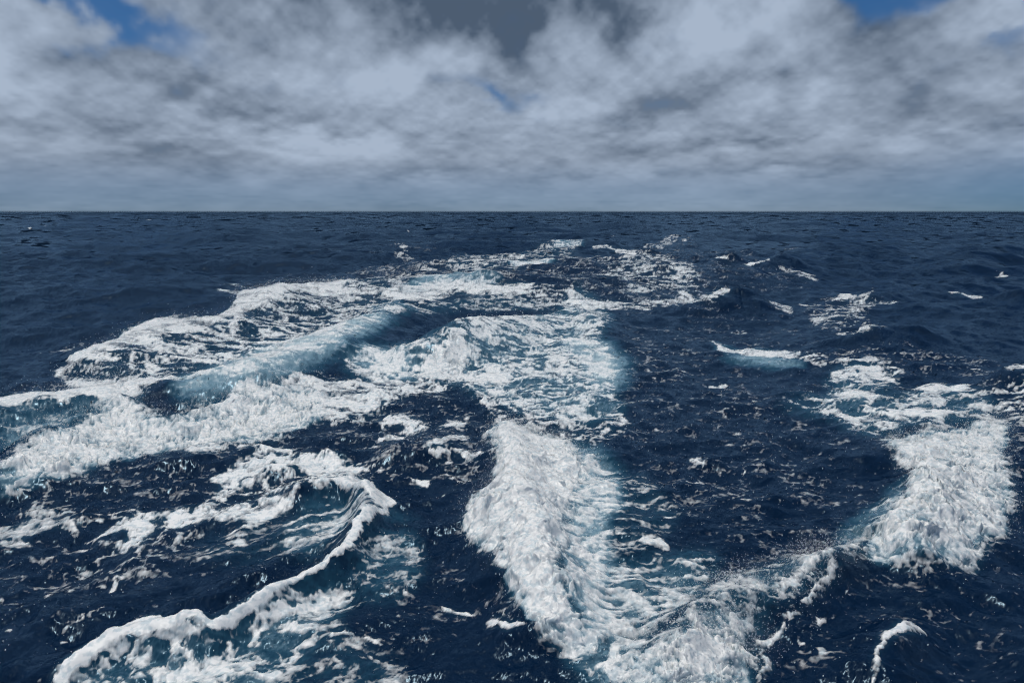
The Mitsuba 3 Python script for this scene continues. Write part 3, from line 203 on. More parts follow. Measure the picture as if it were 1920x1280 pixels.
    ("-3.62,5.061 -3.636,4.983 -3.651,4.907 -3.639,4.88 -3.616,4.854 -3.588,4.846 -3.56,4.902 -3.533,4.96 -3.491,4.99 -3.492,5.011 -3.511,5.041 -3.536,5.063", 0.6, 3, 0, 0, 0),
    ("-3.034,4.573 -3.067,4.503 -3.1,4.434 -3.131,4.367 -3.162,4.302 -3.157,4.291 -3.147,4.286 -3.109,4.36 -3.07,4.436 -3.044,4.496 -3.018,4.557 -3.023,4.568", 0.85, 1, 0, 0, 0),
    ("-3.033,4.309 -3.06,4.247 -3.086,4.186 -3.082,4.175 -3.072,4.17 -3.042,4.225 -3.012,4.28 -3.014,4.294", 0.75, 1, 0, 0, 0),
    ("-3.593,4.416 -3.579,4.402 -3.591,4.394 -3.607,4.387 -3.623,4.386 -3.653,4.397 -3.67,4.416 -3.665,4.43 -3.661,4.438 -3.649,4.445 -3.629,4.447 -3.614,4.435", 0.8, 2, 0, 0, 0),
    ("-3.888,4.843 -3.892,4.83 -3.897,4.823 -3.907,4.817 -3.925,4.815 -3.938,4.826 -3.955,4.843 -3.969,4.857 -3.96,4.864 -3.945,4.87 -3.932,4.871 -3.906,4.861", 0.75, 2, 0, 0, 0),
    ("-3.642,4.679 -3.634,4.665 -3.666,4.656 -3.699,4.657 -3.739,4.662 -3.777,4.668 -3.779,4.679 -3.773,4.694 -3.767,4.702 -3.73,4.701 -3.694,4.696 -3.674,4.69", 0.75, 2, 0, 0, 0),
    ("-3.424,4.971 -3.415,4.952 -3.423,4.93 -3.432,4.917 -3.458,4.926 -3.491,4.95 -3.501,4.971 -3.506,4.991 -3.514,5.014 -3.501,5.027 -3.478,5.018 -3.453,4.993", 0.7, 2, 0, 0, 0),
    ("-2.534,4.728 -2.534,4.712 -2.533,4.699 -2.547,4.698 -2.565,4.707 -2.576,4.717 -2.591,4.728 -2.599,4.744 -2.59,4.757 -2.576,4.758 -2.557,4.749 -2.538,4.739", 0.8, 2, 0, 0, 0),
    ("-2.593,4.628 -2.642,4.603 -2.691,4.579 -2.685,4.558 -2.671,4.547 -2.622,4.571 -2.573,4.595 -2.578,4.617", 0.7, 2, 0, 0, 0),
    ("-2.889,5.921 -2.803,5.981 -2.711,6.035 -2.618,6.09 -2.527,6.154 -2.426,6.198 -2.321,6.235 -2.217,6.28 -2.11,6.319 -2.019,6.402 -1.933,6.512 -1.843,6.617 -1.727,6.638 -1.594,6.595 -1.573,7.038 -1.465,6.877 -1.339,6.612 -1.239,6.452 -1.247,6.006 -1.279,5.726 -1.322,5.529 -1.368,5.364 -1.413,5.214 -1.541,5.347 -1.646,5.39 -1.727,5.353 -1.802,5.298 -1.897,5.291 -1.992,5.284 -2.087,5.277 -2.181,5.27 -2.275,5.262 -2.37,5.255 -2.5,5.298 -2.632,5.342 -2.766,5.386 -2.902,5.431 -2.898,5.586 -2.894,5.749", 0.36, 8, 0.12, 0, 1),
    ("-2.221,6.007 -2.178,6.128 -2.13,6.241 -2.073,6.336 -2.022,6.459 -1.971,6.588 -1.874,6.636 -1.766,6.645 -1.632,6.551 -1.494,6.425 -1.399,6.225 -1.318,6.074 -1.341,5.863 -1.379,5.733 -1.431,5.67 -1.527,5.705 -1.596,5.64 -1.651,5.534 -1.704,5.431 -1.812,5.431 -1.919,5.431 -2.027,5.431 -2.09,5.618 -2.157,5.816", 0.56, 8, 0.3, 0, 1),
    ("-2.017,6.765 -2.101,6.648 -2.183,6.535 -2.192,6.515 -2.181,6.481 -2.158,6.454 -2.138,6.454 -2.059,6.554 -1.978,6.658 -1.856,6.724 -1.701,6.668 -1.69,6.67 -1.69,6.713 -1.741,6.882 -1.765,6.883 -1.89,6.815", 0.9, 3, 0, 0.1, 0),
    ("-1.807,5.95 -1.878,5.848 -1.947,5.749 -2.013,5.653 -2.086,5.586 -2.156,5.521 -2.225,5.456 -2.227,5.441 -2.22,5.421 -2.207,5.406 -2.196,5.406 -2.124,5.464 -2.051,5.522 -1.976,5.582 -1.913,5.682 -1.847,5.785 -1.78,5.891 -1.776,5.908 -1.783,5.933 -1.796,5.95", 0.45, 4, 0, 0, 1),
    ("-2.012,4.18 -2.063,4.151 -2.118,4.185 -2.176,4.226 -2.2,4.237 -2.283,4.23 -2.47,4.411 -2.558,4.408 -2.619,4.377 -2.678,4.346 -2.734,4.311 -2.795,4.286 -2.795,4.258 -2.696,4.012 -2.703,3.93 -2.72,3.865 -2.737,3.802 -2.747,3.736 -2.761,3.677 -2.781,3.628 -2.795,3.573 -2.799,3.507 -2.795,3.433 -2.791,3.414 -2.779,3.393 -2.765,3.376 -2.743,3.358 -2.721,3.346 -2.702,3.342 -2.689,3.346 -2.683,3.358 -2.684,3.427 -2.689,3.503 -2.69,3.577 -2.685,3.646 -2.675,3.709 -2.664,3.774 -2.644,3.831 -2.624,3.889 -2.603,3.949 -2.579,4.007 -2.515,4.038 -2.446,4.064 -2.377,4.091 -2.308,4.106 -2.235,4.117 -2.163,4.128 -2.111,4.103 -2.059,4.079 -2.041,4.073 -1.995,4.089 -1.953,4.113 -1.926,4.171 -1.901,4.235 -1.871,4.29 -1.823,4.366 -1.771,4.439 -1.718,4.514 -1.663,4.591 -1.605,4.665 -1.547,4.747 -1.508,4.811 -1.468,4.876 -1.416,4.993 -1.362,5.116 -1.335,5.258 -1.311,5.42 -1.283,5.585 -1.279,5.618 -1.284,5.76 -1.292,5.924 -1.302,5.978 -1.312,5.986 -1.34,5.983 -1.362,5.957 -1.369,5.807 -1.377,5.672 -1.398,5.506 -1.417,5.343 -1.435,5.188 -1.482,5.049 -1.532,4.928 -1.568,4.879 -1.606,4.837 -1.655,4.757 -1.702,4.674 -1.749,4.6 -1.796,4.535 -1.841,4.473 -1.886,4.412 -1.929,4.352 -1.958,4.295 -1.984,4.234", 1.2, 2.5, 0, 0.06, 0),
    ("-1.868,6.875 -1.882,6.821 -1.868,6.763 -1.853,6.746 -1.834,6.735 -1.695,6.614 -1.544,6.432 -1.414,6.317 -1.316,6.227 -1.294,6.292 -1.323,6.023 -1.33,5.995 -1.347,5.798 -1.335,5.739 -1.308,5.708 -1.285,5.736 -1.279,5.768 -1.271,5.966 -1.236,6.285 -1.167,6.472 -1.16,6.513 -1.177,6.583 -1.318,6.738 -1.427,7.022 -1.459,7.082 -1.496,7.118 -1.596,7.031 -1.697,6.959 -1.78,6.904", 1.1, 3, 0, 0.18, 0),
    ("-2.588,3.397 -2.602,3.482 -2.614,3.566 -2.627,3.654 -2.632,3.734 -2.628,3.803 -2.624,3.876 -2.615,3.943 -2.609,4.018 -2.539,4.036 -2.468,4.054 -2.396,4.071 -2.321,4.085 -2.246,4.098 -2.164,4.101 -2.078,4.095 -1.997,4.099 -1.959,4.151 -1.924,4.214 -1.888,4.28 -1.838,4.352 -1.787,4.427 -1.734,4.504 -1.679,4.583 -1.621,4.66 -1.563,4.744 -1.496,4.817 -1.43,4.902 -1.362,4.99 -1.303,4.955 -1.232,4.871 -1.155,4.758 -1.081,4.645 -1.132,4.577 -1.183,4.511 -1.232,4.447 -1.245,4.344 -1.256,4.245 -1.268,4.15 -1.302,4.058 -1.336,3.97 -1.368,3.886 -1.362,3.778 -1.356,3.676 -1.35,3.579 -1.345,3.486 -1.34,3.397 -1.418,3.397 -1.496,3.397 -1.574,3.397 -1.652,3.397 -1.73,3.397 -1.808,3.397 -1.886,3.397 -1.964,3.397 -2.042,3.397 -2.12,3.397 -2.198,3.397 -2.276,3.397 -2.354,3.397 -2.432,3.397 -2.51,3.397", 0.6, 13, 0.34, 0.05, 0),
    ("-1.555,4.496 -1.48,4.506 -1.404,4.511 -1.326,4.511 -1.248,4.511 -1.179,4.385 -1.113,4.264 -1.05,4.15 -0.9576,4.094 -0.8669,4.04 -0.7783,3.988 -0.6916,3.936 -0.6733,3.817 -0.656,3.704 -0.6395,3.596 -0.6238,3.494 -0.6089,3.397 -0.682,3.397 -0.755,3.397 -0.8281,3.397 -0.9012,3.397 -0.9742,3.397 -1.047,3.397 -1.12,3.397 -1.193,3.397 -1.266,3.397 -1.34,3.397 -1.359,3.496 -1.38,3.6 -1.401,3.71 -1.424,3.825 -1.448,3.947 -1.474,4.076 -1.501,4.213 -1.53,4.358", 0.42, 12, 0.15, 0, 0),
    ("-1.759,5.106 -1.767,5.057 -1.754,5.009 -1.643,4.72 -1.629,4.716 -1.552,4.718 -1.481,4.737 -1.404,4.744 -1.312,4.705 -1.212,4.635 -1.115,4.567 -1.093,4.567 -1.084,4.593 -1.085,4.611 -1.101,4.644 -1.203,4.74 -1.306,4.828 -1.394,4.857 -1.469,4.83 -1.541,4.802 -1.717,5.083", 0.7, 6, 0.1, 0, 0),
    ("-1.918,4.234 -1.926,4.213 -1.92,4.197 -1.912,4.191 -1.844,4.196 -1.771,4.191 -1.681,4.144 -1.662,4.139 -1.571,4.137 -1.481,4.136 -1.39,4.134 -1.299,4.133 -1.283,4.146 -1.28,4.161 -1.29,4.195 -1.312,4.22 -1.408,4.234 -1.504,4.247 -1.601,4.261 -1.695,4.265 -1.771,4.276 -1.837,4.263 -1.9,4.244", 0.72, 6, 0.1, 0, 0),
    ("-2.331,4.045 -2.397,4.031 -2.46,4.012 -2.523,3.994 -2.579,3.966 -2.631,3.934 -2.637,3.92 -2.64,3.909 -2.635,3.895 -2.628,3.885 -2.616,3.879 -2.604,3.879 -2.589,3.879 -2.527,3.916 -2.455,3.94 -2.377,3.955 -2.298,3.97 -2.205,3.956 -2.107,3.933 -2.01,3.91 -1.917,3.892 -1.903,3.896 -1.895,3.909 -1.895,3.929 -1.899,3.948 -1.91,3.967 -1.924,3.978 -1.941,3.987 -2.015,3.993 -2.095,4.008 -2.18,4.033 -2.258,4.044", 0.78, 6, 0.1, 0.1, 0),
    ("-1.37,5.029 -1.333,5.148 -1.302,5.306 -1.272,5.479 -1.239,5.664 -1.169,5.786 -1.083,5.848 -0.9842,5.842 -0.8823,5.816 -0.8189,5.586 -0.76,5.371 -0.705,5.171 -0.7548,5.05 -0.8025,4.933 -0.8482,4.821 -0.8921,4.714 -0.9534,4.679 -1.014,4.645 -1.074,4.611 -1.153,4.749 -1.237,4.895 -1.31,4.986", 0.4, 10, 0.25, 0, 0),
    ("-1.219,4.172 -1.228,4.166 -1.228,4.15 -1.22,4.134 -1.208,4.128 -1.143,4.135 -1.079,4.142 -1.014,4.15 -0.9396,4.139 -0.8652,4.128 -0.8601,4.139 -0.8664,4.149 -0.9459,4.178 -1.026,4.206 -1.091,4.195 -1.155,4.184", 0.75, 2, 0, 0, 0),
    ("-1.143,4.054 -1.148,4.04 -1.143,4.02 -1.123,4.003 -1.049,3.988 -0.976,3.972 -0.892,3.958 -0.8084,3.945 -0.7254,3.931 -0.7188,3.935 -0.7175,3.946 -0.7223,3.957 -0.7304,3.962 -0.8152,3.982 -0.9009,4.003 -0.9873,4.024 -1.065,4.039", 0.65, 3, 0, 0, 0),
    ("-0.5685,4.692 -0.572,4.684 -0.5686,4.669 -0.5115,4.598 -0.4564,4.534 -0.383,4.482 -0.3112,4.43 -0.302,4.425 -0.2964,4.435 -0.2973,4.449 -0.3042,4.46 -0.3758,4.524 -0.4482,4.578 -0.5077,4.634", 0.8, 2, 0, 0, 0),
    ("-0.2152,4.363 -0.2258,4.34 -0.213,4.312 -0.1421,4.253 -0.07295,4.195 0.006023,4.156 0.08342,4.112 0.1595,4.078 0.1696,4.079 0.1739,4.086 0.1704,4.102 0.1605,4.108 0.08429,4.162 0.006103,4.222 -0.07424,4.282 -0.1442,4.325", 0.92, 3, 0, 0, 0),
    ("-0.1602,4.469 -0.1691,4.451 -0.1589,4.427 -0.08294,4.335 -0.00987,4.251 0.04996,4.22 0.1089,4.189 0.1257,4.192 0.126,4.205 0.1166,4.221 0.06089,4.259 0.004249,4.302 -0.07063,4.38 -0.1481,4.459", 0.6, 3, 0, 0, 0),
    ("-0.7757,4.492 -0.7884,4.484 -0.7987,4.478 -0.8126,4.472 -0.8327,4.472 -0.8402,4.481 -0.8456,4.492 -0.8515,4.5 -0.8383,4.506 -0.8191,4.512 -0.8041,4.512 -0.7832,4.503", 0.75, 2, 0, 0, 0),
    ("-0.8143,4.821 -0.8187,4.81 -0.8327,4.799 -0.8444,4.797 -0.8623,4.804 -0.8745,4.812 -0.8723,4.821 -0.8726,4.833 -0.8688,4.844 -0.8521,4.846 -0.8389,4.839 -0.8271,4.83", 0.8, 2, 0, 0, 0),
    ("-0.4563,4.841 -0.4619,4.828 -0.4654,4.821 -0.4763,4.827 -0.4872,4.832 -0.4915,4.837 -0.4984,4.847 -0.5008,4.86 -0.4904,4.868 -0.4797,4.867 -0.4686,4.857 -0.4567,4.852", 0.8, 2, 0, 0, 0),
    ("-2.576,9.302 -2.486,9.554 -2.392,9.818 -2.292,10.1 -2.187,10.39 -2.023,10.49 -1.857,10.6 -1.687,10.7 -1.514,10.81 -1.337,10.92 -1.157,11.03 -0.9299,10.7 -0.715,10.39 -0.5111,10.08 -0.3171,9.762 -0.3363,8.842 -0.3661,8.392 -0.3943,8.007 -0.4255,7.757 -0.4552,7.524 -0.4807,7.264 -0.6299,7.323 -0.7762,7.331 -0.9206,7.323 -1.065,7.315 -1.209,7.306 -1.361,7.352 -1.519,7.416 -1.682,7.49 -1.85,7.574 -2.018,7.65 -2.211,7.904 -2.427,8.213 -2.473,8.548 -2.522,8.91", 0.33, 8, 0, 0, 0),
    ("-1.134,9.521 -1.186,9.267 -1.28,9.202 -1.373,9.138 -1.529,9.149 -1.648,9.206 -1.768,9.263 -1.932,9.388 -1.915,9.554 -1.94,9.799 -1.899,9.994 -1.781,9.994 -1.662,9.993 -1.475,9.862 -1.314,9.725", 0.74, 5, 0, 0, 0),
    ("-1.384,9.043 -1.409,8.908 -1.436,8.845 -1.558,8.874 -1.662,8.899 -1.726,8.948 -1.83,9.063 -1.843,9.202 -1.727,9.27 -1.622,9.26 -1.495,9.233 -1.378,9.171", 0.7, 4, 0, 0, 0),
    ("-0.5164,9.419 -0.4726,9.294 -0.5779,9.065 -0.7229,8.872 -0.8475,8.947 -1.048,9.365 -1.116,9.572 -1.01,9.691 -0.9297,9.848 -0.8082,9.962 -0.6268,9.865 -0.5589,9.597", 0.8, 4, 0, 0, 0),
    ("-1.814,10.39 -1.909,10.19 -1.983,10.1 -2.13,10.11 -2.317,10.13 -2.385,10.19 -2.481,10.37 -2.567,10.56 -2.434,10.67 -2.245,10.68 -2.089,10.67 -1.879,10.58", 0.6, 5, 0, 0, 0),
    ("-0.7753,8.641 -0.9022,8.388 -1.029,8.205 -1.051,8.116 -1.04,8.019 -1.023,7.982 -0.9786,7.96 -0.8385,8.027 -0.7012,8.154 -0.6479,8.364 -0.5926,8.592 -0.5991,8.692 -0.6256,8.745", 0.86, 3, 0, 0, 0),
    ("-1.417,8.86 -1.384,8.733 -1.492,8.707 -1.597,8.677 -1.699,8.667 -1.832,8.748 -1.855,8.88 -1.802,8.98 -1.767,9.039 -1.669,9.093 -1.556,9.104 -1.502,9.017", 0.7, 4, 0, 0, 0),
    ("-1.706,8.484 -1.651,8.328 -1.709,8.265 -1.833,8.283 -1.926,8.326 -2.051,8.395 -2.127,8.504 -2.074,8.626 -2.004,8.683 -1.916,8.674 -1.783,8.637 -1.731,8.595", 0.6, 4, 0, 0, 0),
    ("-0.7169,7.849 -0.694,7.761 -0.7383,7.696 -0.8354,7.683 -0.9019,7.69 -0.985,7.704 -1.04,7.758 -0.991,7.856 -0.9261,7.926 -0.8587,7.93 -0.7589,7.94 -0.7171,7.915", 0.8, 3, 0.1, 0, 0),
    ("-0.7405,8.047 -0.7582,8.004 -0.7591,7.979 -0.745,7.946 -0.6389,7.88 -0.5326,7.79 -0.415,7.711 -0.2975,7.579 -0.183,7.411 -0.1605,7.416 -0.1616,7.469 -0.1763,7.533 -0.3401,7.815 -0.5088,7.999 -0.6111,8.047 -0.7119,8.066", 0.72, 3, 0, 0, 0),
    ("-1.203,7.411 -1.212,7.368 -1.191,7.327 -1.055,7.227 -0.9209,7.114 -0.9073,7.114 -0.9006,7.138 -0.9267,7.295 -0.9557,7.346 -1.079,7.378", 0.72, 3, 0, 0, 0),
    ("-0.9511,7.616 -0.9614,7.571 -0.942,7.535 -0.8104,7.448 -0.6791,7.337 -0.5449,7.239 -0.4116,7.101 -0.3958,7.112 -0.3976,7.147 -0.409,7.18 -0.538,7.356 -0.6682,7.485 -0.7999,7.559 -0.9318,7.616", 0.66, 2, 0, 0, 0),
    ("-0.5255,7.041 -0.5397,7.014 -0.5374,6.981 -0.5263,6.957 -0.4012,6.766 -0.2799,6.527 -0.2623,6.504 -0.251,6.517 -0.2524,6.557 -0.2663,6.61 -0.3937,6.85", 0.65, 2, 0, 0, 0),
    ("-2.085,7.922 -2.11,7.894 -2.101,7.806 -2.069,7.728 -2.048,7.702 -1.892,7.602 -1.738,7.496 -1.59,7.401 -1.47,7.442 -1.349,7.483 -1.339,7.519 -1.351,7.548 -1.37,7.559 -1.501,7.595 -1.633,7.63 -1.782,7.732 -1.932,7.826", 0.6, 4, 0, 0, 0),
    ("-1.223,7.399 -1.309,7.343 -1.392,7.28 -1.398,7.255 -1.391,7.219 -1.376,7.186 -1.363,7.195 -1.287,7.271 -1.206,7.333 -1.198,7.35 -1.202,7.378", 0.6, 2, 0, 0, 0),
    ("-0.6472,6.683 -0.6563,6.661 -0.663,6.638 -0.6733,6.622 -0.6898,6.629 -0.698,6.663 -0.7037,6.69 -0.7094,6.712 -0.7001,6.736 -0.6848,6.745 -0.6722,6.737 -0.654,6.71", 0.85, 2, 0, 0, 0),
    ("-0.5687,7.666 -0.579,7.632 -0.5641,7.598 -0.432,7.479 -0.3009,7.291 -0.2894,7.306 -0.3038,7.364 -0.436,7.554", 0.55, 2, 0, 0, 0),
    ("-1.355,6.162 -1.363,6.067 -1.357,6.022 -1.331,5.963 -1.236,6.006 -1.139,6.046 -1.016,5.948 -0.9032,5.913 -0.7919,5.878 -0.7767,5.904 -0.7806,5.937 -0.7942,5.96 -0.8999,6.034 -1.008,6.109 -1.134,6.255 -1.251,6.335 -1.335,6.252", 0.32, 8, 0.3, 0, 0),
    ("-0.3649,8.971 -0.2559,8.994 -0.1485,9.14 -0.01876,9.235 0.1144,9.386 0.2061,9.211 0.2966,9.106 0.4301,9.048 0.5595,8.949 0.6862,8.852 0.7598,8.44 0.8272,8.063 0.8398,7.698 0.8513,7.363 0.7685,7.046 0.6905,6.737 0.6169,6.436 0.5614,6.141 0.5076,5.838 0.4564,5.535 0.4143,5.183 0.3774,4.875 0.349,4.661 0.3623,4.514 0.3755,4.381 0.3891,4.267 0.4249,4.17 0.4605,4.088 0.5152,4.042 0.5684,3.993 0.6186,3.932 0.5754,3.866 0.5347,3.81 0.4711,3.842 0.4075,3.884 0.3428,3.928 0.2765,3.969 0.2269,4.016 0.1769,4.08 0.1536,4.181 0.1292,4.289 0.07528,4.382 0.01929,4.501 -0.03954,4.624 -0.1022,4.798 -0.1701,5.007 -0.2368,5.174 -0.3072,5.343 -0.3656,5.481 -0.4262,5.617 -0.4143,5.799 -0.4012,5.984 -0.4054,6.222 -0.3309,6.299 -0.2539,6.356 -0.2239,6.526 -0.1923,6.699 -0.1594,6.892 -0.1903,7.343 -0.2242,7.816 -0.2899,8.355", 1.08, 13, 0.1, 1, 0),
    ("0.5729,8.765 0.7237,8.559 0.8671,8.353 1.004,8.157 1.084,7.907 1.159,7.672 1.23,7.449 1.184,7.087 1.143,6.756 1.104,6.452 1.023,6.165 0.948,5.901 0.8777,5.65 0.8117,5.411 0.7479,5.171 0.7287,4.946 0.7091,4.725 0.6914,4.524 0.6755,4.341 0.6948,4.215 0.7165,4.114 0.7368,4.014 0.7502,3.887 0.6776,3.934 0.6007,3.964 0.5204,3.975 0.493,4.049 0.4643,4.123 0.4378,4.227 0.4097,4.332 0.3811,4.448 0.3517,4.578 0.3731,4.77 0.4007,5.033 0.4343,5.362 0.4694,5.698 0.5052,6.033 0.5132,6.332 0.5218,6.656 0.5303,7.001 0.5395,7.378 0.5501,7.801 0.5616,8.268", 0.7, 12, 0.7, 0.4, 0),
    ("0.9223,8.014 1.041,7.904 1.156,7.797 1.268,7.693 1.378,7.591 1.485,7.492 1.54,7.269 1.592,7.058 1.642,6.859 1.689,6.669 1.734,6.489 1.647,6.189 1.567,5.914 1.494,5.66 1.426,5.425 1.313,5.38 1.201,5.336 1.091,5.292 0.9813,5.243 0.8977,5.28 0.812,5.311 0.7239,5.331 0.6315,5.319 0.6617,5.595 0.691,5.866 0.7229,6.161 0.7559,6.467 0.7919,6.802 0.8314,7.169 0.875,7.574", 0.42, 10, 0.15, 0.1, 2),
    ("1.168,5.575 1.147,5.544 1.141,5.523 1.139,5.502 1.149,5.472 1.239,5.433 1.328,5.395 1.423,5.461 1.443,5.495 1.44,5.529 1.364,5.561 1.266,5.568", 0.85, 3, 0, 0, 0),
    ("1.4,6.185 1.375,6.157 1.368,6.122 1.374,6.098 1.499,6.094 1.537,5.998 1.548,5.998 1.561,6.016 1.567,6.041 1.557,6.211 1.551,6.226 1.475,6.205", 0.75, 3, 0, 0, 0),
    ("1.141,7.319 1.118,7.262 1.125,7.205 1.211,7.126 1.295,7.047 1.378,6.971 1.495,6.923 1.516,6.949 1.523,6.982 1.518,7.005 1.425,7.105 1.332,7.175 1.238,7.247", 0.6, 4, 0.2, 0, 2),
    ("1.253,5.368 1.139,5.295 1.123,5.272 1.116,5.239 1.124,5.216 1.141,5.216 1.244,5.284 1.267,5.324 1.267,5.355", 0.65, 3, 0, 0, 0),
    ("0.5053,4.949 0.6205,5.105 0.7307,5.183 0.8373,5.219 0.9409,5.231 1.044,5.237 1.146,5.237 1.248,5.237 1.353,5.272 1.461,5.306 1.569,5.341 1.679,5.377 1.79,5.412 1.725,5.231 1.659,5.049 1.582,4.832 1.489,4.561 1.387,4.455 1.295,4.374 1.211,4.311 1.129,4.25 1.049,4.19 0.9698,4.128 0.885,4.148 0.7927,4.134 0.6919,4.068 0.5947,4.008 0.5801,4.096 0.5651,4.188 0.5531,4.312 0.5398,4.438 0.5287,4.594 0.5168,4.76", 0.58, 12, 0.35, 0.2, 2),
    ("0.2789,4.005 0.3627,4.04 0.45,4.096 0.5433,4.183 0.6337,4.242 0.7255,4.295 0.8174,4.338 0.9058,4.355 0.9193,4.197 0.9291,4.036 0.943,3.906 0.9626,3.81 0.986,3.735 0.9487,3.653 0.9161,3.588 0.8846,3.526 0.8513,3.454 0.8164,3.374 0.7399,3.37 0.6644,3.37 0.5889,3.37 0.5134,3.37 0.4986,3.454 0.4826,3.538 0.4649,3.618 0.4455,3.693 0.4262,3.777 0.4067,3.869 0.3659,3.924 0.3225,3.962", 0.62, 14, 0.45, 0.4, 0),
    ("-0.5265,10.86 -0.3038,10.74 -0.0859,10.62 0.1275,10.5 0.3365,10.39 0.5288,10.39 0.721,10.39 0.9133,10.39 1.106,10.39 1.298,10.39 1.49,10.39 1.682,10.39 1.714,9.818 1.743,9.302 1.534,9.063 1.335,8.836 1.146,8.618 0.965,8.411 0.8424,8.576 0.7151,8.748 0.583,8.925 0.4448,9.089 0.301,9.239 0.1246,9.181 -0.04914,9.058 -0.2219,9.096 -0.3224,9.933 -0.4206,10.39", 0.52, 7, 0.15, 0, 0),
    ("1.59,11.24 1.362,10.89 1.148,10.56 1.11,10.39 1.113,10.22 1.152,10.15 1.323,10.3 1.499,10.45 1.562,10.16 1.621,9.889 1.67,9.889 1.699,9.937 1.744,10.1 1.753,10.18 1.725,10.65 1.695,11.15 1.673,11.24 1.636,11.27", 0.66, 6, 0.1, 0, 0),
    ("1.637,8.704 1.602,8.651 1.59,8.586 1.598,8.541 1.732,8.486 1.865,8.431 1.901,8.482 1.915,8.545 1.909,8.591 1.774,8.647", 0.55, 4, 0, 0, 0),
    ("1.796,11.75 2.052,11.86 2.312,11.98 2.577,12.1 2.847,12.22 3.123,12.35 3.404,12.47 3.691,12.6 3.983,12.74 4.281,12.87 4.586,13.01 4.382,12.06 4.204,11.24 4.049,10.51 3.911,9.872 3.789,9.302 3.544,8.773 3.325,8.297 3.123,7.858 2.947,7.477 2.783,7.121 2.633,6.796 2.495,6.497 2.363,6.497 2.231,6.497 2.1,6.497 1.968,6.497 1.836,6.497 1.705,6.497 1.573,6.497 1.569,6.784 1.565,7.096 1.561,7.435 1.556,7.806 1.55,8.213 1.581,8.654 1.615,9.142 1.653,9.684 1.695,10.29 1.742,10.97", 0.235, 8, 0, 0, 0),
    ("2.143,8.023 2.107,7.991 2.077,7.913 2.069,7.872 2.111,7.631 2.193,7.59 2.274,7.549 2.309,7.59 2.324,7.664 2.299,7.841 2.273,8.025 2.247,8.042", 0.62, 4, 0, 0.15, 0),
    ("2.072,9.426 1.891,9.328 1.714,9.232 1.699,9.181 1.697,9.131 1.709,9.11 1.862,9.145 2.016,9.18 2.101,9.066 2.184,8.953 2.201,8.953 2.229,9.017 2.231,9.081 2.153,9.251", 0.5, 4, 0, 0, 0),
    ("3.262,13.23 3.074,13.09 2.889,12.95 2.846,12.85 2.817,12.71 2.831,12.6 3.003,12.69 3.177,12.78 3.314,12.71 3.449,12.65 3.499,12.73 3.526,12.83 3.529,12.91 3.397,13.06", 0.5, 3, 0, 0, 0),
    ("3.397,10.56 3.111,10.18 3.068,10.05 3.078,9.983 3.274,10.17 3.219,9.804 3.169,9.463 3.202,9.436 3.245,9.505 3.276,9.603 3.352,10.01 3.433,10.46 3.437,10.56", 0.52, 4, 0, 0, 0),
    ("3.061,9.158 3.015,9.099 2.993,9.028 2.993,8.978 3.112,9.011 3.095,8.798 3.117,8.798 3.149,8.846 3.172,8.915 3.198,9.198", 0.6, 3, 0, 0, 0),
    ("2.735,8.452 2.709,8.411 2.706,8.374 2.823,8.302 2.939,8.232 2.97,8.268 2.985,8.314 2.985,8.346 2.861,8.399", 0.65, 2, 0, 0, 0),
    ("2.742,7.55 2.712,7.525 2.579,7.362 2.564,7.318 2.575,7.311 2.717,7.411 2.753,7.499", 0.65, 2, 0, 0, 0),
    ("2.164,7.262 2.062,7.229 1.96,7.197 1.945,7.173 1.936,7.138 1.945,7.111 2.04,7.114 2.135,7.116 2.173,7.186 2.179,7.239", 0.6, 2, 0, 0, 0),
    ("2.448,6.599 2.32,6.586 2.193,6.573 2.174,6.547 2.177,6.522 2.3,6.522 2.422,6.522 2.438,6.533 2.452,6.56 2.456,6.587", 0.7, 2, 0, 0, 0),
    ("3.208,7.171 3.074,7.133 2.942,7.096 2.919,7.067 2.919,7.037 3.039,7.045 3.159,7.052 3.183,7.069 3.207,7.111 3.218,7.153", 0.65, 2, 0, 0, 0),
    ("2.982,7.968 2.862,7.927 2.842,7.898 2.828,7.857 2.835,7.824 2.952,7.863 2.973,7.892 2.988,7.934", 0.65, 2, 0, 0, 0),
    ("3.927,12.22 3.653,12.12 3.382,12.02 3.342,11.94 3.34,11.86 3.584,11.88 3.829,11.9 3.87,11.95 3.916,12.06 3.94,12.17", 0.6, 2, 0, 0, 0),
    ("5.104,11.31 4.86,11.16 4.62,11.02 4.576,10.94 4.576,10.9 4.788,10.97 5.004,11.04 5.055,11.11 5.101,11.22", 0.7, 3, 0, 0, 0),
    ("4.727,15.95 4.675,15.8 4.645,15.66 4.544,14.7 4.706,14.43 4.863,14.17 5.117,14.08 5.369,14 5.541,13.9 5.71,13.79 5.836,13.93 6.005,14.28 6.12,14.64 6.107,14.79 5.865,14.84 5.621,14.88 5.376,14.93 5.129,14.97 4.968,15.17 4.802,15.38 4.781,15.99", 0.88, 4, 0.5, 0, 0),
    ("4.484,14.26 4.417,14.11 4.393,13.96 4.613,13.77 4.827,13.58 5.036,13.39 5.267,13.34 5.497,13.29 5.725,13.24 5.766,13.29 5.818,13.39 5.852,13.49 5.847,13.54 5.655,13.69 5.458,13.84 5.257,14 5.002,14.09 4.745,14.18", 0.4, 5, 0.9, 0, 0),
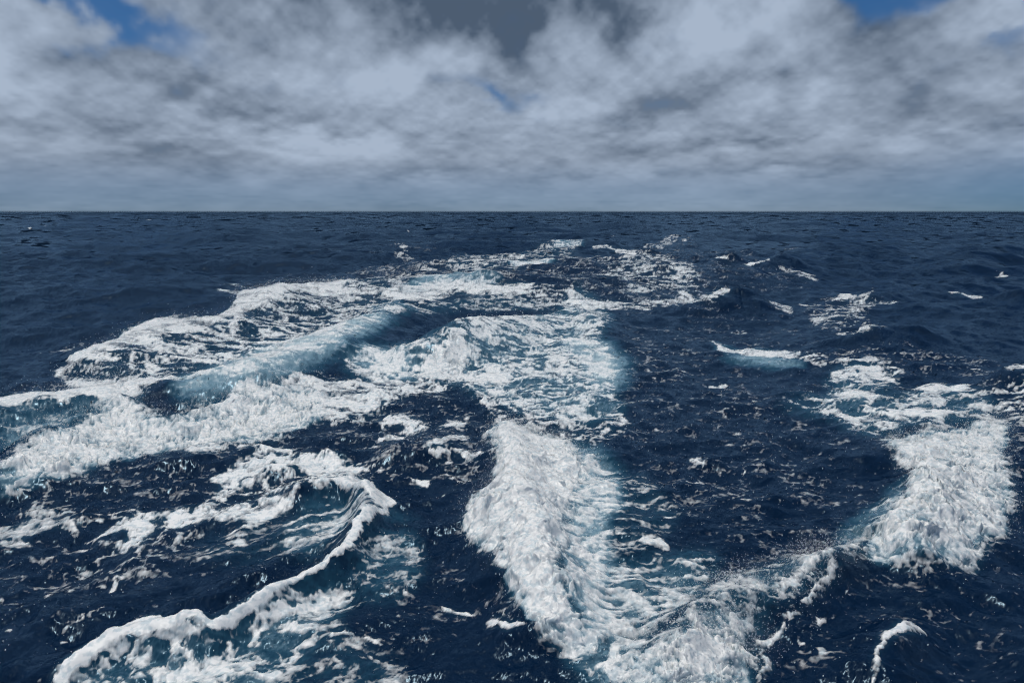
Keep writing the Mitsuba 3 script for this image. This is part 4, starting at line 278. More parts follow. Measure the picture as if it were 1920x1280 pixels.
    ("6.087,14.82 5.955,14.6 5.888,14.44 5.835,14.29 5.797,14.09 5.89,13.7 5.979,13.34 6.144,13.23 6.307,13.13 6.467,13.02 6.625,12.92 6.823,12.85 7.019,12.78 7.213,12.71 7.406,12.65 7.522,12.75 7.691,13.01 7.818,13.28 7.821,13.39 7.647,13.51 7.47,13.64 7.282,13.75 7.098,13.88 6.911,13.95 6.729,14.03 6.538,14.09 6.345,14.16 6.25,14.48 6.15,14.82", 0.55, 4, 0, 0, 0),
    ("6.142,12.99 6.458,13.15 6.782,13.31 7.113,13.47 7.13,13.02 7.145,12.6 7.159,12.21 6.826,11.87 6.509,11.55 6.246,11.34 5.992,11.14 5.747,10.95 5.911,10.92 6.074,10.9 6.236,10.87 6.398,10.85 6.773,11.28 7.177,11.73 7.38,11.76 7.575,11.77 7.753,11.75 7.912,11.71 7.844,11.37 7.842,11.14 7.86,10.94 7.732,10.53 7.564,10.08 7.169,9.78 6.795,9.492 6.587,9.449 6.381,9.407 6.176,9.366 5.974,9.325 5.772,9.284 5.573,9.243 5.335,9.084 5.092,8.91 4.83,8.691 4.782,8.829 4.739,8.981 4.687,9.126 4.687,9.441 4.674,9.753 4.544,9.879 4.411,10.01 4.275,10.14 4.201,10.38 4.124,10.63 4.308,10.66 4.493,10.69 4.679,10.72 4.866,10.75 5.173,11.05 5.496,11.36 5.798,12.13", 0.56, 8, 0.3, 0.1, 0),
    ("4.301,10.78 4.251,10.69 4.234,10.6 4.367,10.41 4.496,10.22 4.621,10.04 4.676,9.816 4.729,9.598 4.78,9.388 4.804,9.366 4.982,9.366 5.16,9.366 5.338,9.366 5.385,9.388 5.45,9.454 5.525,9.553 5.597,9.673 5.657,9.796 5.694,9.902 5.702,9.974 5.678,10 5.492,10 5.305,10 5.118,10 5.02,10.14 4.919,10.29 4.816,10.44 4.648,10.55 4.476,10.66", 0.88, 6, 0.3, 0.1, 0),
    ("6.063,11.58 5.838,11.46 5.618,11.33 5.402,11.21 5.322,11.09 5.251,10.94 5.23,10.83 5.244,10.82 5.462,10.82 5.681,10.82 5.872,10.85 6.065,10.88 6.093,10.9 6.18,11.01 6.264,11.16 6.295,11.28 6.18,11.43", 0.86, 5, 0.1, 0.1, 0),
    ("6.774,13.27 6.723,13.21 6.607,13.01 6.531,12.81 6.523,12.76 6.686,12.58 6.845,12.41 6.877,12.14 6.908,11.88 6.945,11.88 7.03,11.98 7.143,12.2 7.223,12.67 7.31,13.16 7.132,13.2 6.954,13.23", 0.78, 4, 0, 0, 0),
    ("7.734,11.18 7.768,11.01 7.801,10.85 7.856,10.89 7.914,10.96 7.956,11.04 7.988,11.27 8.09,11.6 8.099,11.72 8.003,11.85 7.876,11.95 7.67,11.93 7.456,11.89 7.236,11.84 7.13,11.75 6.985,11.53 6.888,11.33 6.891,11.25 7.119,11.25 7.339,11.25 7.551,11.23", 0.82, 5, 0.1, 0.15, 0),
    ("6.475,9.594 6.558,9.656 6.674,9.807 6.755,9.962 6.765,10.01 6.624,10.1 6.48,10.19 6.334,10.29 6.113,10.21 5.896,10.14 5.681,10.06 5.557,9.911 5.495,9.807 5.418,9.619 5.433,9.543 5.602,9.569 5.773,9.594 5.944,9.62 6.121,9.612 6.298,9.603", 0.8, 6, 0.1, 0.1, 0),
    ("7.99,11.41 8.221,11.49 8.405,11.5 8.599,11.52 8.816,11.57 9.14,11.76 9.489,11.91 10.68,13.08 10.97,13.13 11.27,13.19 11.58,13.24 11.88,13.29 12.19,13.35 12.5,13.4 12.81,13.46 11.89,12.45 11.09,11.57 10.39,10.81 9.772,10.13 9.225,9.532 9.008,9.506 8.793,9.481 8.578,9.455 8.365,9.43 8.152,9.405 7.941,9.38 7.731,9.355 7.522,9.33 7.313,9.306 7.106,9.281 7.263,9.662 7.433,10.07 7.666,10.57 7.85,11.02", 0.55, 8, 0, 0.15, 0),
    ("10.37,24.45 10.91,24.81 11.5,25.26 12.07,25.64 12.69,26.1 12.57,25.06 12.81,24.78 13.23,24.84 13.42,24.45 13.68,24.22 13.84,23.81 13.99,23.49 13.99,22.95 13.5,22.76 13,22.56 12.52,22.36 12.04,22.16 11.2,21.05 10.44,20.04 10.22,18.93 8.63,15.46 8.233,15.28 7.949,15.3 7.633,15.27 8.357,17.38 8.311,17.99 8.261,18.65 8.999,20.76", 0.46, 4, 0, 0, 0),
    ("15.56,29.29 12.76,24.73 13.34,26.82 12.54,26.22 12.27,25.77 11.91,24.99 11.81,24.66 12.17,24.4 12.6,24.29 13.26,24.82 13.45,25.17 15.61,29.29", 0.66, 2, 0, 0, 0),
    ("12.11,24.11 12.01,24.01 11.86,23.74 11.77,23.51 11.77,23.39 12.22,23.44 12.68,23.49 13.13,23.54 13.34,23.29 13.49,22.97 13.58,22.56 13.69,22.68 13.88,22.97 14.06,23.34 13.98,23.8 13.75,24.03 13.46,24.16 12.95,24.02 12.5,24.01", 0.68, 2, 0, 0, 0),
    ("10.91,21.29 10.32,20.94 9.712,20.52 9.633,20.42 9.523,20.21 9.443,20.01 9.433,19.91 9.94,20.15 10.45,20.37 10.56,20.5 10.74,20.82 10.88,21.15", 0.62, 2, 0, 0, 0),
    ("10.98,24.1 10.49,23.87 9.959,23.51 9.832,23.27 9.698,22.95 9.643,22.7 10.17,23.06 10.69,23.4 10.82,23.61 10.93,23.87", 0.5, 2, 0, 0, 0),
    ("18.54,27.85 17.82,27.26 17.12,26.7 16.86,26.31 16.64,25.93 16.58,25.78 16.94,25.86 17.3,25.95 17.25,25.26 17.2,24.61 17.34,24.75 17.59,25.1 17.88,25.56 18.19,26.66", 0.66, 2, 0, 0, 0),
    ("20.68,27.65 19.98,27.32 19.29,26.99 18.61,26.68 18.32,26.31 18.12,25.95 18.77,26.25 19.43,26.56 20.11,26.87 20.44,27.25", 0.6, 2, 0, 0, 0),
    ("12.47,33.05 11.7,32.49 10.95,31.92 10.83,31.61 10.83,31.47 11.37,31.96 11.81,32.14 12.35,32.57 12.49,32.96", 0.75, 1, 0, 0, 0),
    ("12.8,32.25 12.63,31.93 12.61,31.73 12.84,31.39 12.95,30.76 13.25,30.31 13.52,29.8 13.78,30.24 14.03,30.79 14.17,31.2 13.94,31.81 13.53,32.05 13.19,32.21", 0.55, 2, 0, 0, 0),
    ("10.84,32.93 10.9,33.02 10.91,33.12 10.68,33.45 10.42,33.67 10.95,36.56 10.73,35.93 10.02,33.38 10.57,33.06", 0.7, 1, 0, 0, 0),
    ("17.94,49.16 17.66,48.62 17.18,47.36 16.78,46.17 16.69,45.69 17.45,45.51 18.2,45.34 18.95,45.16 19.47,46.24 19.87,47.36 19.24,47.95 18.6,48.55", 0.45, 2, 0, 0, 0),
    ("8.893,28.02 8.025,26.71 7.234,25.52 6.509,24.43 6.383,24.02 5.773,21.61 6.058,21.69 6.345,21.78 6.738,22.09 7.147,22.42 8.881,27.8", 0.8, 1, 0, 0, 0),
    ("9.455,25.41 9.318,25.1 9.246,24.87 8.253,21.59 8.342,21.25 8.582,21.2 8.75,20.99 8.825,21.07 8.907,21.31 9.193,22.64 9.206,23.36 9.326,24.34", 0.6, 2, 0, 0, 0),
    ("6.996,14.63 7.263,14.62 7.529,14.62 7.822,14.67 8.098,14.68 8.375,14.69 8.715,14.81 9,14.78 9.274,14.74 9.514,14.65 9.697,14.47 9.807,14.26 9.88,14 9.941,13.74 9.999,13.49 9.079,11.96 9.163,11.79 8.903,11.63 8.705,11.54 8.526,11.61 8.416,11.79 8.399,12.1 8.388,12.45 8.195,12.53 7.961,12.56 7.71,12.56 7.458,12.56 7.262,12.63 7.065,12.71 6.865,12.78 6.664,12.86 6.46,12.93 6.253,13.01 6.65,13.87", 0.35, 5, 0, 0, 0),
    ("5.995,23.84 5.827,21.52 6.201,21.39 6.612,21.39 7.067,21.52 7.509,21.61 7.854,21.42 9.2,23.84 9.658,23.84 10.12,23.84 9.111,20.95 8.654,19.42 8.105,17.76 7.309,15.65 7.068,14.79 6.854,14.91 6.629,15.02 6.392,15.1 6.131,15.14 5.862,15.16 5.586,15.16 5.311,15.16 5.143,15.54 4.967,15.94 4.782,16.36 4.587,16.8 4.382,17.27 4.808,19.01 5.175,20.52", 0.22, 5, 0, 0, 0),
    ("5.987,18.93 5.9,18.74 5.872,18.56 6.107,18.38 6.338,18.2 6.395,18.27 6.472,18.47 6.526,18.66 6.522,18.74 6.256,18.84", 0.6, 2, 0, 0, 0),
    ("9.003,13.15 8.917,13.06 8.837,12.94 8.795,12.85 8.814,12.56 8.91,12.67 9.019,12.85", 0.65, 2, 0, 0, 0),
    ("10.49,13.59 10.14,13.41 9.794,13.24 8.798,11.9 8.724,11.77 8.959,11.83 9.208,11.9 9.298,11.99 10.43,13.47", 0.7, 2, 0, 0, 0),
    ("4.685,8.43 4.96,8.676 5.203,8.857 5.424,8.99 5.663,9.085 5.906,9.181 6.154,9.279 6.408,9.379 6.645,9.507 6.888,9.639 7.138,9.773 7.305,9.815 7.475,9.856 7.225,9.481 6.992,9.133 6.67,8.785 6.369,8.461 6.159,8.14 5.963,7.84 5.773,7.494 5.598,7.175 5.436,6.88 5.257,6.621 5.084,6.371 4.885,6.203 4.684,6.029 4.481,5.849 4.314,5.68 4.156,5.52 3.93,5.326 3.751,5.191 3.666,5.209 3.576,5.221 3.42,5.134 3.297,5.092 3.199,5.087 3.134,5.123 3.057,5.141 2.952,5.11 2.938,5.183 2.932,5.271 3.081,5.498 3.209,5.684 3.241,5.613 3.357,5.69 3.487,5.785 3.691,6.086 3.901,6.395 4.093,6.67 4.275,6.937 4.47,7.225 4.58,7.557 4.691,7.901 4.699,8.176", 1.0, 14, 0.1, 1, 0),
    ("3.553,6.26 3.739,6.486 3.905,6.671 4.076,6.861 4.258,7.064 4.03,6.631 3.811,6.22 3.587,5.807 3.437,5.665 3.314,5.565 3.247,5.558 3.192,5.571 3.092,5.526 2.983,5.462 2.855,5.361 2.849,5.485 2.842,5.611 2.976,5.737 3.135,5.903 3.256,5.993 3.406,6.13", 0.48, 8, 0.4, 0.2, 2),
    ("6.887,9.292 7.097,9.374 7.311,9.458 7.528,9.543 7.09,8.954 6.7,8.43 6.351,7.961 6.036,7.539 5.751,7.156 5.492,6.808 5.249,6.482 5.017,6.24 4.794,6.007 4.975,6.292 5.173,6.602 5.389,6.941 5.639,7.331 5.902,7.745 6.194,8.203 6.521,8.716", 0.28, 8, 0, 0.1, 0),
    ("0.6335,3.366 0.6636,3.458 0.6953,3.556 0.726,3.645 0.7556,3.727 0.7902,3.831 0.8317,3.964 0.9026,4.009 0.9725,4.046 1.044,4.084 1.117,4.128 1.194,4.178 1.276,4.305 1.372,4.472 1.49,4.697 1.594,4.805 1.703,4.923 1.817,5.045 1.936,5.171 2.03,5.191 2.125,5.211 2.218,5.226 2.309,5.234 2.406,5.257 2.501,5.274 2.6,5.298 2.71,5.342 2.882,5.507 3.019,5.597 3.186,5.738 3.223,5.643 3.128,5.496 2.983,5.258 2.851,5.152 2.73,5.061 2.616,4.979 2.505,4.9 2.39,4.83 2.28,4.768 2.173,4.707 2.063,4.617 1.957,4.529 1.855,4.445 1.822,4.379 1.791,4.316 1.733,4.23 1.676,4.143 1.634,4.033 1.59,3.921 1.545,3.806 1.499,3.689 1.456,3.578 1.413,3.469 1.373,3.366 1.299,3.366 1.225,3.366 1.151,3.366 1.077,3.366 1.003,3.366 0.9291,3.366 0.8552,3.366 0.7813,3.366 0.7074,3.366", 0.66, 9, 0.3, 0.5, 0),
    ("0.5692,3.343 0.6009,3.434 0.6334,3.527 0.6666,3.619 0.7007,3.712 0.7347,3.801 0.8042,3.82 0.8752,3.843 0.9469,3.867 1.019,3.891 1.094,3.92 1.171,3.955 1.248,4.011 1.329,4.074 1.412,4.138 1.497,4.205 1.587,4.279 1.677,4.311 1.767,4.342 1.72,4.257 1.671,4.166 1.624,4.079 1.574,3.982 1.531,3.876 1.487,3.766 1.442,3.654 1.4,3.547 1.36,3.446 1.32,3.347 1.245,3.347 1.17,3.347 1.093,3.343 1.019,3.343 0.9437,3.343 0.8688,3.343 0.7948,3.347 0.719,3.343 0.6441,3.343", 0.94, 12, 0.1, 0.85, 0),
    ("2.928,5.417 2.78,5.326 2.643,5.25 2.524,5.206 2.413,5.176 2.306,5.153 2.199,5.129 2.102,5.136 1.997,5.124 1.89,5.107 1.782,5.01 1.676,4.91 1.575,4.818 1.481,4.741 1.453,4.678 1.443,4.635 1.435,4.55 1.45,4.523 1.526,4.546 1.605,4.575 1.684,4.604 1.769,4.646 1.871,4.671 1.978,4.708 2.091,4.757 2.217,4.838 2.35,4.928 2.484,5.014 2.603,5.09 2.723,5.161 2.858,5.26 2.894,5.302 2.91,5.329 2.932,5.387", 0.64, 8, 0.3, 0.4, 0),
    ("2.556,4.939 2.418,4.828 2.288,4.727 2.181,4.616 2.081,4.515 1.983,4.414 1.884,4.308 1.79,4.206 1.698,4.105 1.643,3.998 1.586,3.889 1.531,3.78 1.477,3.673 1.424,3.567 1.375,3.47 1.327,3.374 1.326,3.365 1.331,3.352 1.345,3.352 1.359,3.365 1.407,3.459 1.457,3.558 1.509,3.657 1.564,3.766 1.619,3.872 1.677,3.984 1.735,4.097 1.809,4.178 1.885,4.261 1.963,4.349 2.043,4.434 2.13,4.521 2.221,4.611 2.315,4.705 2.444,4.804 2.582,4.914 2.599,4.935 2.598,4.951 2.58,4.953", 0.84, 3, 0.2, 0.4, 0),
    ("2.558,4.952 2.472,4.884 2.387,4.818 2.28,4.777 2.175,4.737 2.152,4.713 2.144,4.69 2.155,4.684 2.244,4.69 2.333,4.695 2.357,4.699 2.385,4.712 2.413,4.734 2.499,4.823 2.588,4.917 2.599,4.935 2.601,4.962 2.576,4.963", 0.6, 6, 0.1, 0.4, 0),
    ("2.033,4.46 2.011,4.435 2.012,4.423 2.07,4.394 2.121,4.35 2.144,4.35 2.224,4.385 2.305,4.421 2.323,4.438 2.332,4.457 2.32,4.472 2.247,4.454 2.172,4.432 2.114,4.453 2.05,4.465", 0.74, 4, 0, 0, 0),
    ("1.936,4.209 1.916,4.187 1.913,4.167 1.942,4.101 1.963,4.023 2.02,4.002 2.072,3.971 2.093,3.983 2.102,4.003 2.102,4.022 2.061,4.062 2.017,4.098 1.99,4.165 1.952,4.214", 0.62, 4, 0, 0, 0),
    ("1.971,3.947 1.957,3.932 1.948,3.925 1.925,3.927 1.907,3.925 1.901,3.938 1.892,3.957 1.903,3.972 1.927,3.974 1.947,3.978 1.969,3.974 1.982,3.961", 0.7, 3, 0, 0, 0),
    ("2.46,4.693 2.445,4.679 2.45,4.67 2.534,4.676 2.613,4.671 2.625,4.678 2.636,4.692 2.637,4.702 2.631,4.708 2.545,4.7", 0.6, 2, 0, 0, 0),
    ("2.63,5.172 2.608,5.15 2.599,5.13 2.596,5.11 2.679,5.096 2.77,5.101 2.869,5.118 2.969,5.134 2.989,5.15 2.996,5.163 2.992,5.171 2.892,5.154 2.796,5.143 2.704,5.139", 0.45, 4, 0, 0, 0),
    ("2.524,4.131 2.495,4.108 2.419,4.023 2.358,3.96 2.308,3.874 2.258,3.787 2.215,3.712 2.177,3.646 2.131,3.566 2.078,3.474 2.024,3.381 2.022,3.37 2.028,3.366 2.039,3.37 2.049,3.381 2.104,3.472 2.159,3.563 2.204,3.637 2.245,3.707 2.292,3.783 2.338,3.859 2.389,3.944 2.445,3.988 2.509,4.043 2.589,4.084 2.672,4.125 2.737,4.147 2.826,4.205 2.854,4.232 2.885,4.274 2.907,4.321 2.855,4.336 2.829,4.392 2.797,4.362 2.61,4.169", 0.92, 3, 0.1, 0.25, 0),
    ("2.75,5.051 2.88,5.093 3.015,5.141 3.122,5.141 3.204,5.099 3.291,5.069 3.397,5.069 3.516,5.087 3.648,5.123 3.777,5.153 3.899,5.171 4.025,5.195 4.153,5.219 4.277,5.237 4.07,4.963 3.931,4.775 3.832,4.636 3.705,4.465 3.558,4.27 3.459,4.134 3.379,4.144 3.303,4.158 3.222,4.168 3.141,4.178 3.053,4.178 2.941,4.144 2.813,4.086 2.719,4.068 2.642,4.074 2.58,4.105 2.539,4.171 2.535,4.305 2.652,4.575 2.695,4.72 2.721,4.841 2.736,4.946", 0.2, 8, 0, 0, 0),
    ("3.026,5.066 3.011,5.053 2.999,5.042 2.985,5.033 2.973,5.033 2.973,5.041 2.976,5.054 2.977,5.061 2.992,5.072 3.01,5.082 3.023,5.087 3.031,5.079", 0.85, 1.5, 0, 0, 0),
    ("2.849,4.642 2.842,4.625 2.822,4.621 2.807,4.622 2.795,4.628 2.781,4.635 2.788,4.647 2.807,4.664 2.816,4.668 2.831,4.667 2.844,4.661 2.846,4.654", 0.85, 1.5, 0, 0, 0),
    ("3.05,4.52 3.044,4.516 3.028,4.511 3.015,4.506 3.002,4.505 3,4.518 3.01,4.53 3.014,4.533 3.021,4.539 3.038,4.544 3.045,4.539 3.048,4.531", 0.85, 1.5, 0, 0, 0),
    ("2.989,5.004 2.975,4.989 2.966,4.982 2.959,4.983 2.948,4.981 2.948,4.987 2.948,4.992 2.954,5.006 2.965,5.014 2.974,5.013 2.983,5.014 2.99,5.009", 0.85, 1.5, 0, 0, 0),
    ("3.244,4.21 3.233,4.206 3.213,4.197 3.2,4.194 3.183,4.196 3.181,4.207 3.193,4.22 3.195,4.224 3.207,4.233 3.226,4.235 3.237,4.234 3.242,4.223", 0.85, 1.5, 0, 0, 0),
    ("3.304,4.279 3.282,4.27 3.265,4.264 3.252,4.269 3.23,4.271 3.226,4.276 3.23,4.289 3.234,4.302 3.251,4.304 3.271,4.298 3.287,4.296 3.306,4.291", 0.85, 1.5, 0, 0, 0),
    ("2.62,4.741 2.617,4.738 2.609,4.728 2.597,4.721 2.589,4.72 2.589,4.731 2.584,4.736 2.592,4.745 2.603,4.749 2.616,4.761 2.623,4.757 2.627,4.752", 0.85, 1.5, 0, 0, 0),
    ("3.173,4.57 3.166,4.563 3.151,4.557 3.145,4.56 3.136,4.565 3.131,4.57 3.137,4.576 3.144,4.583 3.152,4.59 3.16,4.586 3.166,4.582 3.168,4.576", 0.85, 1.5, 0, 0, 0),
    ("3.165,4.806 3.146,4.798 3.135,4.795 3.118,4.795 3.098,4.795 3.094,4.798 3.094,4.812 3.095,4.82 3.115,4.823 3.135,4.824 3.152,4.823 3.167,4.814", 0.85, 1.5, 0, 0, 0),
    ("3.077,4.153 3.058,4.14 3.044,4.13 3.025,4.125 3.009,4.127 3.008,4.135 3.001,4.139 3.007,4.152 3.035,4.167 3.051,4.167 3.066,4.165 3.08,4.158", 0.85, 1.5, 0, 0, 0),
    ("-11.14,16.51 -11.17,16.21 -11.19,15.93 -11.22,15.65 -11.17,15.55 -11.06,15.4 -10.95,15.28 -10.82,15.54 -10.68,15.8 -10.56,16.12 -10.43,16.45 -10.54,16.65 -10.64,16.81 -10.71,16.88 -10.93,16.69", 0.42, 4, 0, 0, 0),
    ("-10.29,20.37 -10.27,20.27 -10.17,20.04 -10.05,19.82 -9.959,19.71 -9.644,19.54 -9.236,19.17 -9.255,19.28 -9.397,19.61 -9.558,19.92 -9.657,20.06 -9.981,20.24", 0.42, 3, 0, 0, 0),
    ("-11.77,28.8 -11.81,28.08 -11.83,27.39 -11.7,26.97 -11.46,26.4 -11.2,25.95 -11,26.22 -10.81,26.48 -9.979,25.43 -10.07,25.86 -10.28,26.41 -10.48,26.81 -11.67,28.8", 0.62, 3, 0, 0, 0),
    ("-10.31,24.77 -10.24,24.48 -10.1,24.12 -9.964,23.87 -8.401,20.93 -7.863,20.4 -7.899,20.66 -8.006,20.95 -8.149,21.23 -9.77,24.43", 0.5, 3, 0, 0, 0),
]
WAVES = {
    "breaking_wave": "-0.8187,10.1 -0.6305,10.14 -0.4406,10.19 -0.2489,10.24 -0.05557,10.29 0.1396,10.34 0.3365,10.39 0.4912,10.1 0.6378,9.818 0.777,9.554 0.9093,9.302 0.9959,8.971 1.077,8.661 1.153,8.371 1.224,8.098 1.291,7.841 1.224,7.473 1.163,7.136 1.107,6.825 1.055,6.539 1.007,6.274 0.9622,6.028 0.9135,5.778 0.8674,5.54 0.8237,5.313 0.7821,5.095 0.7407,4.875 0.7013,4.664 0.6629,4.455 0.6292,4.275 0.6294,4.152 0.632,4.05 0.6339,3.948 0.6336,3.839 0.6349,3.743 0.6371,3.657 0.6385,3.57 0.6392,3.483 0.6386,3.393 0.5648,3.393 0.4909,3.393 0.417,3.393 0.3432,3.393 0.2693,3.393 0.1955,3.393 0.1218,3.397 0.1245,3.488 0.1274,3.583 0.1302,3.675 0.133,3.772 0.1358,3.865 0.1382,3.948 0.1405,4.032 0.1434,4.131 0.09729,4.214 0.04958,4.305 0,4.411 -0.07176,4.555 -0.1478,4.704 -0.2294,4.879 -0.3157,5.05 -0.4076,5.23 -0.5037,5.4 -0.5249,5.65 -0.5479,5.921 -0.5722,6.21 -0.5995,6.533 -0.6288,6.879 -0.5321,6.997 -0.43,7.079 -0.324,7.122 -0.3888,7.546 -0.4576,7.956 -0.5274,8.309 -0.6014,8.668 -0.6953,9.239",
    "breaking_wave_001": "-5.965,5.378 -6.086,5.509 -6.27,5.698 -6.913,6.306 -7.184,6.579 -7.42,6.822 -7.617,7.03 -7.57,7.128 -7.532,7.238 -7.484,7.343 -7.437,7.453 -7.39,7.566 -7.342,7.685 -7.295,7.808 -7.238,7.926 -7.191,8.059 -7.134,8.188 -7.077,8.322 -7.021,8.463 -6.953,8.592 -6.911,8.76 -6.885,8.958 -6.83,9.127 -6.739,9.255 -6.647,9.389 -6.561,9.54 -6.518,9.761 -7.431,11.47 -7.374,11.75 -7.273,11.9 -7.17,12.06 -7.065,12.22 -6.982,12.43 -6.761,12.44 -6.54,12.46 -6.304,12.44 -6.055,12.4 -5.001,10.64 -4.731,10.47 -4.541,10.47 -4.337,10.47 -4.144,10.5 -3.965,10.57 -3.792,10.66 -3.628,10.79 -3.454,10.91 -3.275,11.03 -3.083,11.11 -2.881,11.17 -2.79,10.57 -2.72,10.06 -2.642,9.554 -2.763,9.376 -2.881,9.205 -2.995,9.04 -3.104,8.88 -3.211,8.726 -3.342,8.63 -3.471,8.537 -3.598,8.445 -3.722,8.355 -3.843,8.267 -3.962,8.181 -4.079,8.096 -4.194,8.013 -4.306,7.931 -4.395,7.816 -4.481,7.704 -4.566,7.595 -4.648,7.489 -4.727,7.385 -4.8,7.276 -4.87,7.169 -4.931,7.041 -4.995,6.924 -5.045,6.794 -5.099,6.676 -5.156,6.568 -5.217,6.471 -5.277,6.376 -5.334,6.283 -5.39,6.193 -5.444,6.105 -5.497,6.018 -5.548,5.934 -5.598,5.852 -5.646,5.772 -5.7,5.701 -5.746,5.624 -5.79,5.549 -5.847,5.489 -5.903,5.429",
    "breaking_wave_002": "4.721,9.043 4.952,9.164 5.177,9.268 5.407,9.373 5.642,9.481 5.882,9.591 6.127,9.703 6.378,9.818 6.654,9.955 6.938,10.1 7.229,10.24 7.529,10.39 7.837,10.54 8.134,10.68 8.42,10.79 8.733,10.93 8.215,10.24 7.692,9.554 7.232,8.948 6.824,8.411 6.46,7.931 6.132,7.5 5.836,7.111 5.567,6.757 5.322,6.435 5.098,6.139 4.892,5.868 4.701,5.618 4.549,5.55 4.4,5.484 4.249,5.413 4.092,5.331 3.934,5.244 3.789,5.171 3.647,5.1 3.514,5.064 3.398,5.052 3.291,5.052 3.198,5.076 3.115,5.118 3.003,5.112 2.871,5.07 2.737,5.023 2.796,5.148 2.903,5.365 3.058,5.67 3.18,5.794 3.376,6.047 3.574,6.297 3.774,6.541 3.966,6.764 4.166,6.996 4.311,7.424 4.303,7.605 4.497,8.159 4.573,8.523",
    "breaking_wave_003": "0.6655,3.775 0.7146,3.873 0.7669,3.98 0.8217,4.093 0.8992,4.18 0.982,4.28 1.07,4.39 1.161,4.505 1.259,4.63 1.364,4.773 1.471,4.911 1.578,4.972 1.689,5.041 1.803,5.111 1.92,5.183 2.039,5.257 2.162,5.333 2.288,5.411 2.418,5.491 2.544,5.529 2.678,5.579 2.811,5.624 2.929,5.637 3.058,5.67 2.934,5.365 2.868,5.173 2.842,5.058 2.709,4.937 2.578,4.817 2.456,4.707 2.337,4.598 2.22,4.488 2.11,4.388 2,4.283 1.895,4.182 1.825,4.094 1.755,4.005 1.686,3.914 1.621,3.832 1.532,3.823 1.441,3.81 1.348,3.788 1.256,3.766 1.164,3.744 1.075,3.727 0.9892,3.718 0.9057,3.718 0.8252,3.731 0.7476,3.762",
    "breaking_wave_004": "-3.023,3.81 -3.006,3.885 -2.989,3.962 -2.975,4.046 -2.957,4.129 -2.934,4.21 -2.914,4.298 -2.89,4.385 -2.806,4.404 -2.721,4.424 -2.633,4.438 -2.547,4.458 -2.46,4.478 -2.372,4.498 -2.284,4.518 -2.195,4.539 -2.148,4.614 -2.099,4.691 -2.051,4.776 -2,4.858 -1.946,4.943 -1.891,5.03 -1.834,5.12 -1.775,5.213 -1.737,5.342 -1.697,5.477 -1.653,5.611 -1.606,5.746 -1.544,5.839 -1.453,5.826 -1.369,5.84 -1.512,6.134 -1.658,6.41 -1.776,6.562 -1.872,6.627 -1.904,6.756 -1.956,6.962 -1.813,6.964 -1.775,7.408 -1.628,7.437 -1.473,7.432 -1.335,7.161 -1.202,6.887 -1.077,6.625 -1.126,6.414 -1.161,6.159 -1.188,5.891 -1.184,5.677 -1.189,5.515 -1.194,5.363 -1.196,5.207 -1.268,5.089 -1.34,4.985 -1.409,4.884 -1.475,4.787 -1.539,4.704 -1.6,4.623 -1.658,4.54 -1.716,4.464 -1.77,4.385 -1.824,4.314 -1.875,4.24 -1.92,4.156 -1.968,4.085 -2.026,4.039 -2.088,4.005 -2.148,3.967 -2.194,3.907 -2.232,3.836 -2.313,3.836 -2.394,3.836 -2.473,3.832 -2.548,3.823 -2.611,3.797 -2.672,3.771 -2.733,3.744 -2.796,3.722 -2.885,3.736",
    "breaking_wave_005": "-3.546,13.1 -3.388,13.42 -3.227,13.78 -3.055,14.14 -2.877,14.54 -2.682,14.93 -2.471,15.31 -2.234,15.6 -2.1,16.54 -1.95,17.58 -1.777,18.73 -1.579,20 -1.197,20.43 -0.798,20.84 -0.3829,21.26 0.04882,21.69 0.4981,22.15 0.9662,22.62 1.454,23.11 1.367,19.26 1.441,18.22 1.063,17.22 0.7309,16.46 0.4257,15.77 0.1444,15.14 -0.116,14.57 -0.2479,13.8 -0.3669,13.09 -0.4742,12.44 -0.5672,11.75 -0.7859,11.62 -1,11.5 -1.211,11.39 -1.419,11.28 -1.622,11.18 -1.861,11.36 -2.104,11.53 -2.36,11.74 -2.616,11.91 -2.85,11.96 -3.067,11.94 -3.221,12.32 -3.378,12.69",
    "breaking_wave_006": "-8.818,12.49 -8.96,13.04 -8.919,13.34 -8.845,13.61 -8.981,14.23 -10.14,16.55 -10.51,17.68 -10.44,18.16 -10.38,18.67 -10.31,19.21 -10.23,19.78 -10.15,20.38 -10.07,21.02 -9.979,21.7 -9.884,22.43 -9.902,23.47 -9.921,24.61 -9.942,25.86 -9.965,27.25 -9.991,28.79 -10.02,30.51 -9.527,30.69 -9.03,30.86 -8.526,31.04 -8.017,31.22 -7.502,31.4 -6.982,31.59 -6.455,31.78 -5.058,24.81 -5.419,24.42 -5.763,24.01 -6.047,23.43 -6.318,22.88 -6.568,22.32 -6.782,21.71 -6.982,21.12 -6.973,20.11 -6.937,19.11 -6.899,18.18 -6.865,17.34 -6.868,16.66 -6.883,16.05 -6.868,15.42 -6.912,14.85 -6.958,14.33 -6.992,13.83 -7.089,13.48 -7.184,13.15 -7.242,12.78 -7.306,12.45 -7.411,12.2 -7.514,11.97 -7.563,11.67 -7.594,11.35 -7.986,11.72 -8.394,12.1",
    "breaking_wave_008": "2.158,3.766 2.214,3.842 2.27,3.916 2.329,3.993 2.389,4.075 2.483,4.21 2.564,4.229 2.71,4.352 2.868,4.487 2.92,4.455 2.974,4.429 3.039,4.418 2.946,4.3 2.837,4.157 2.72,4.079 2.638,4.051 2.557,4.023 2.492,3.95 2.43,3.88 2.373,3.817 2.313,3.749 2.23,3.749",
    "breaking_wave_007": "4.718,16.51 4.99,16.35 5.258,16.2 5.52,16.05 5.779,15.9 6.032,15.75 6.274,15.59 6.496,15.4 6.039,14.14 5.628,13.01 5.416,13.08 5.202,13.14 4.986,13.21 4.768,13.28 4.548,13.35 4.325,13.42 4.1,13.49 4.28,14.37 4.485,15.37",
}
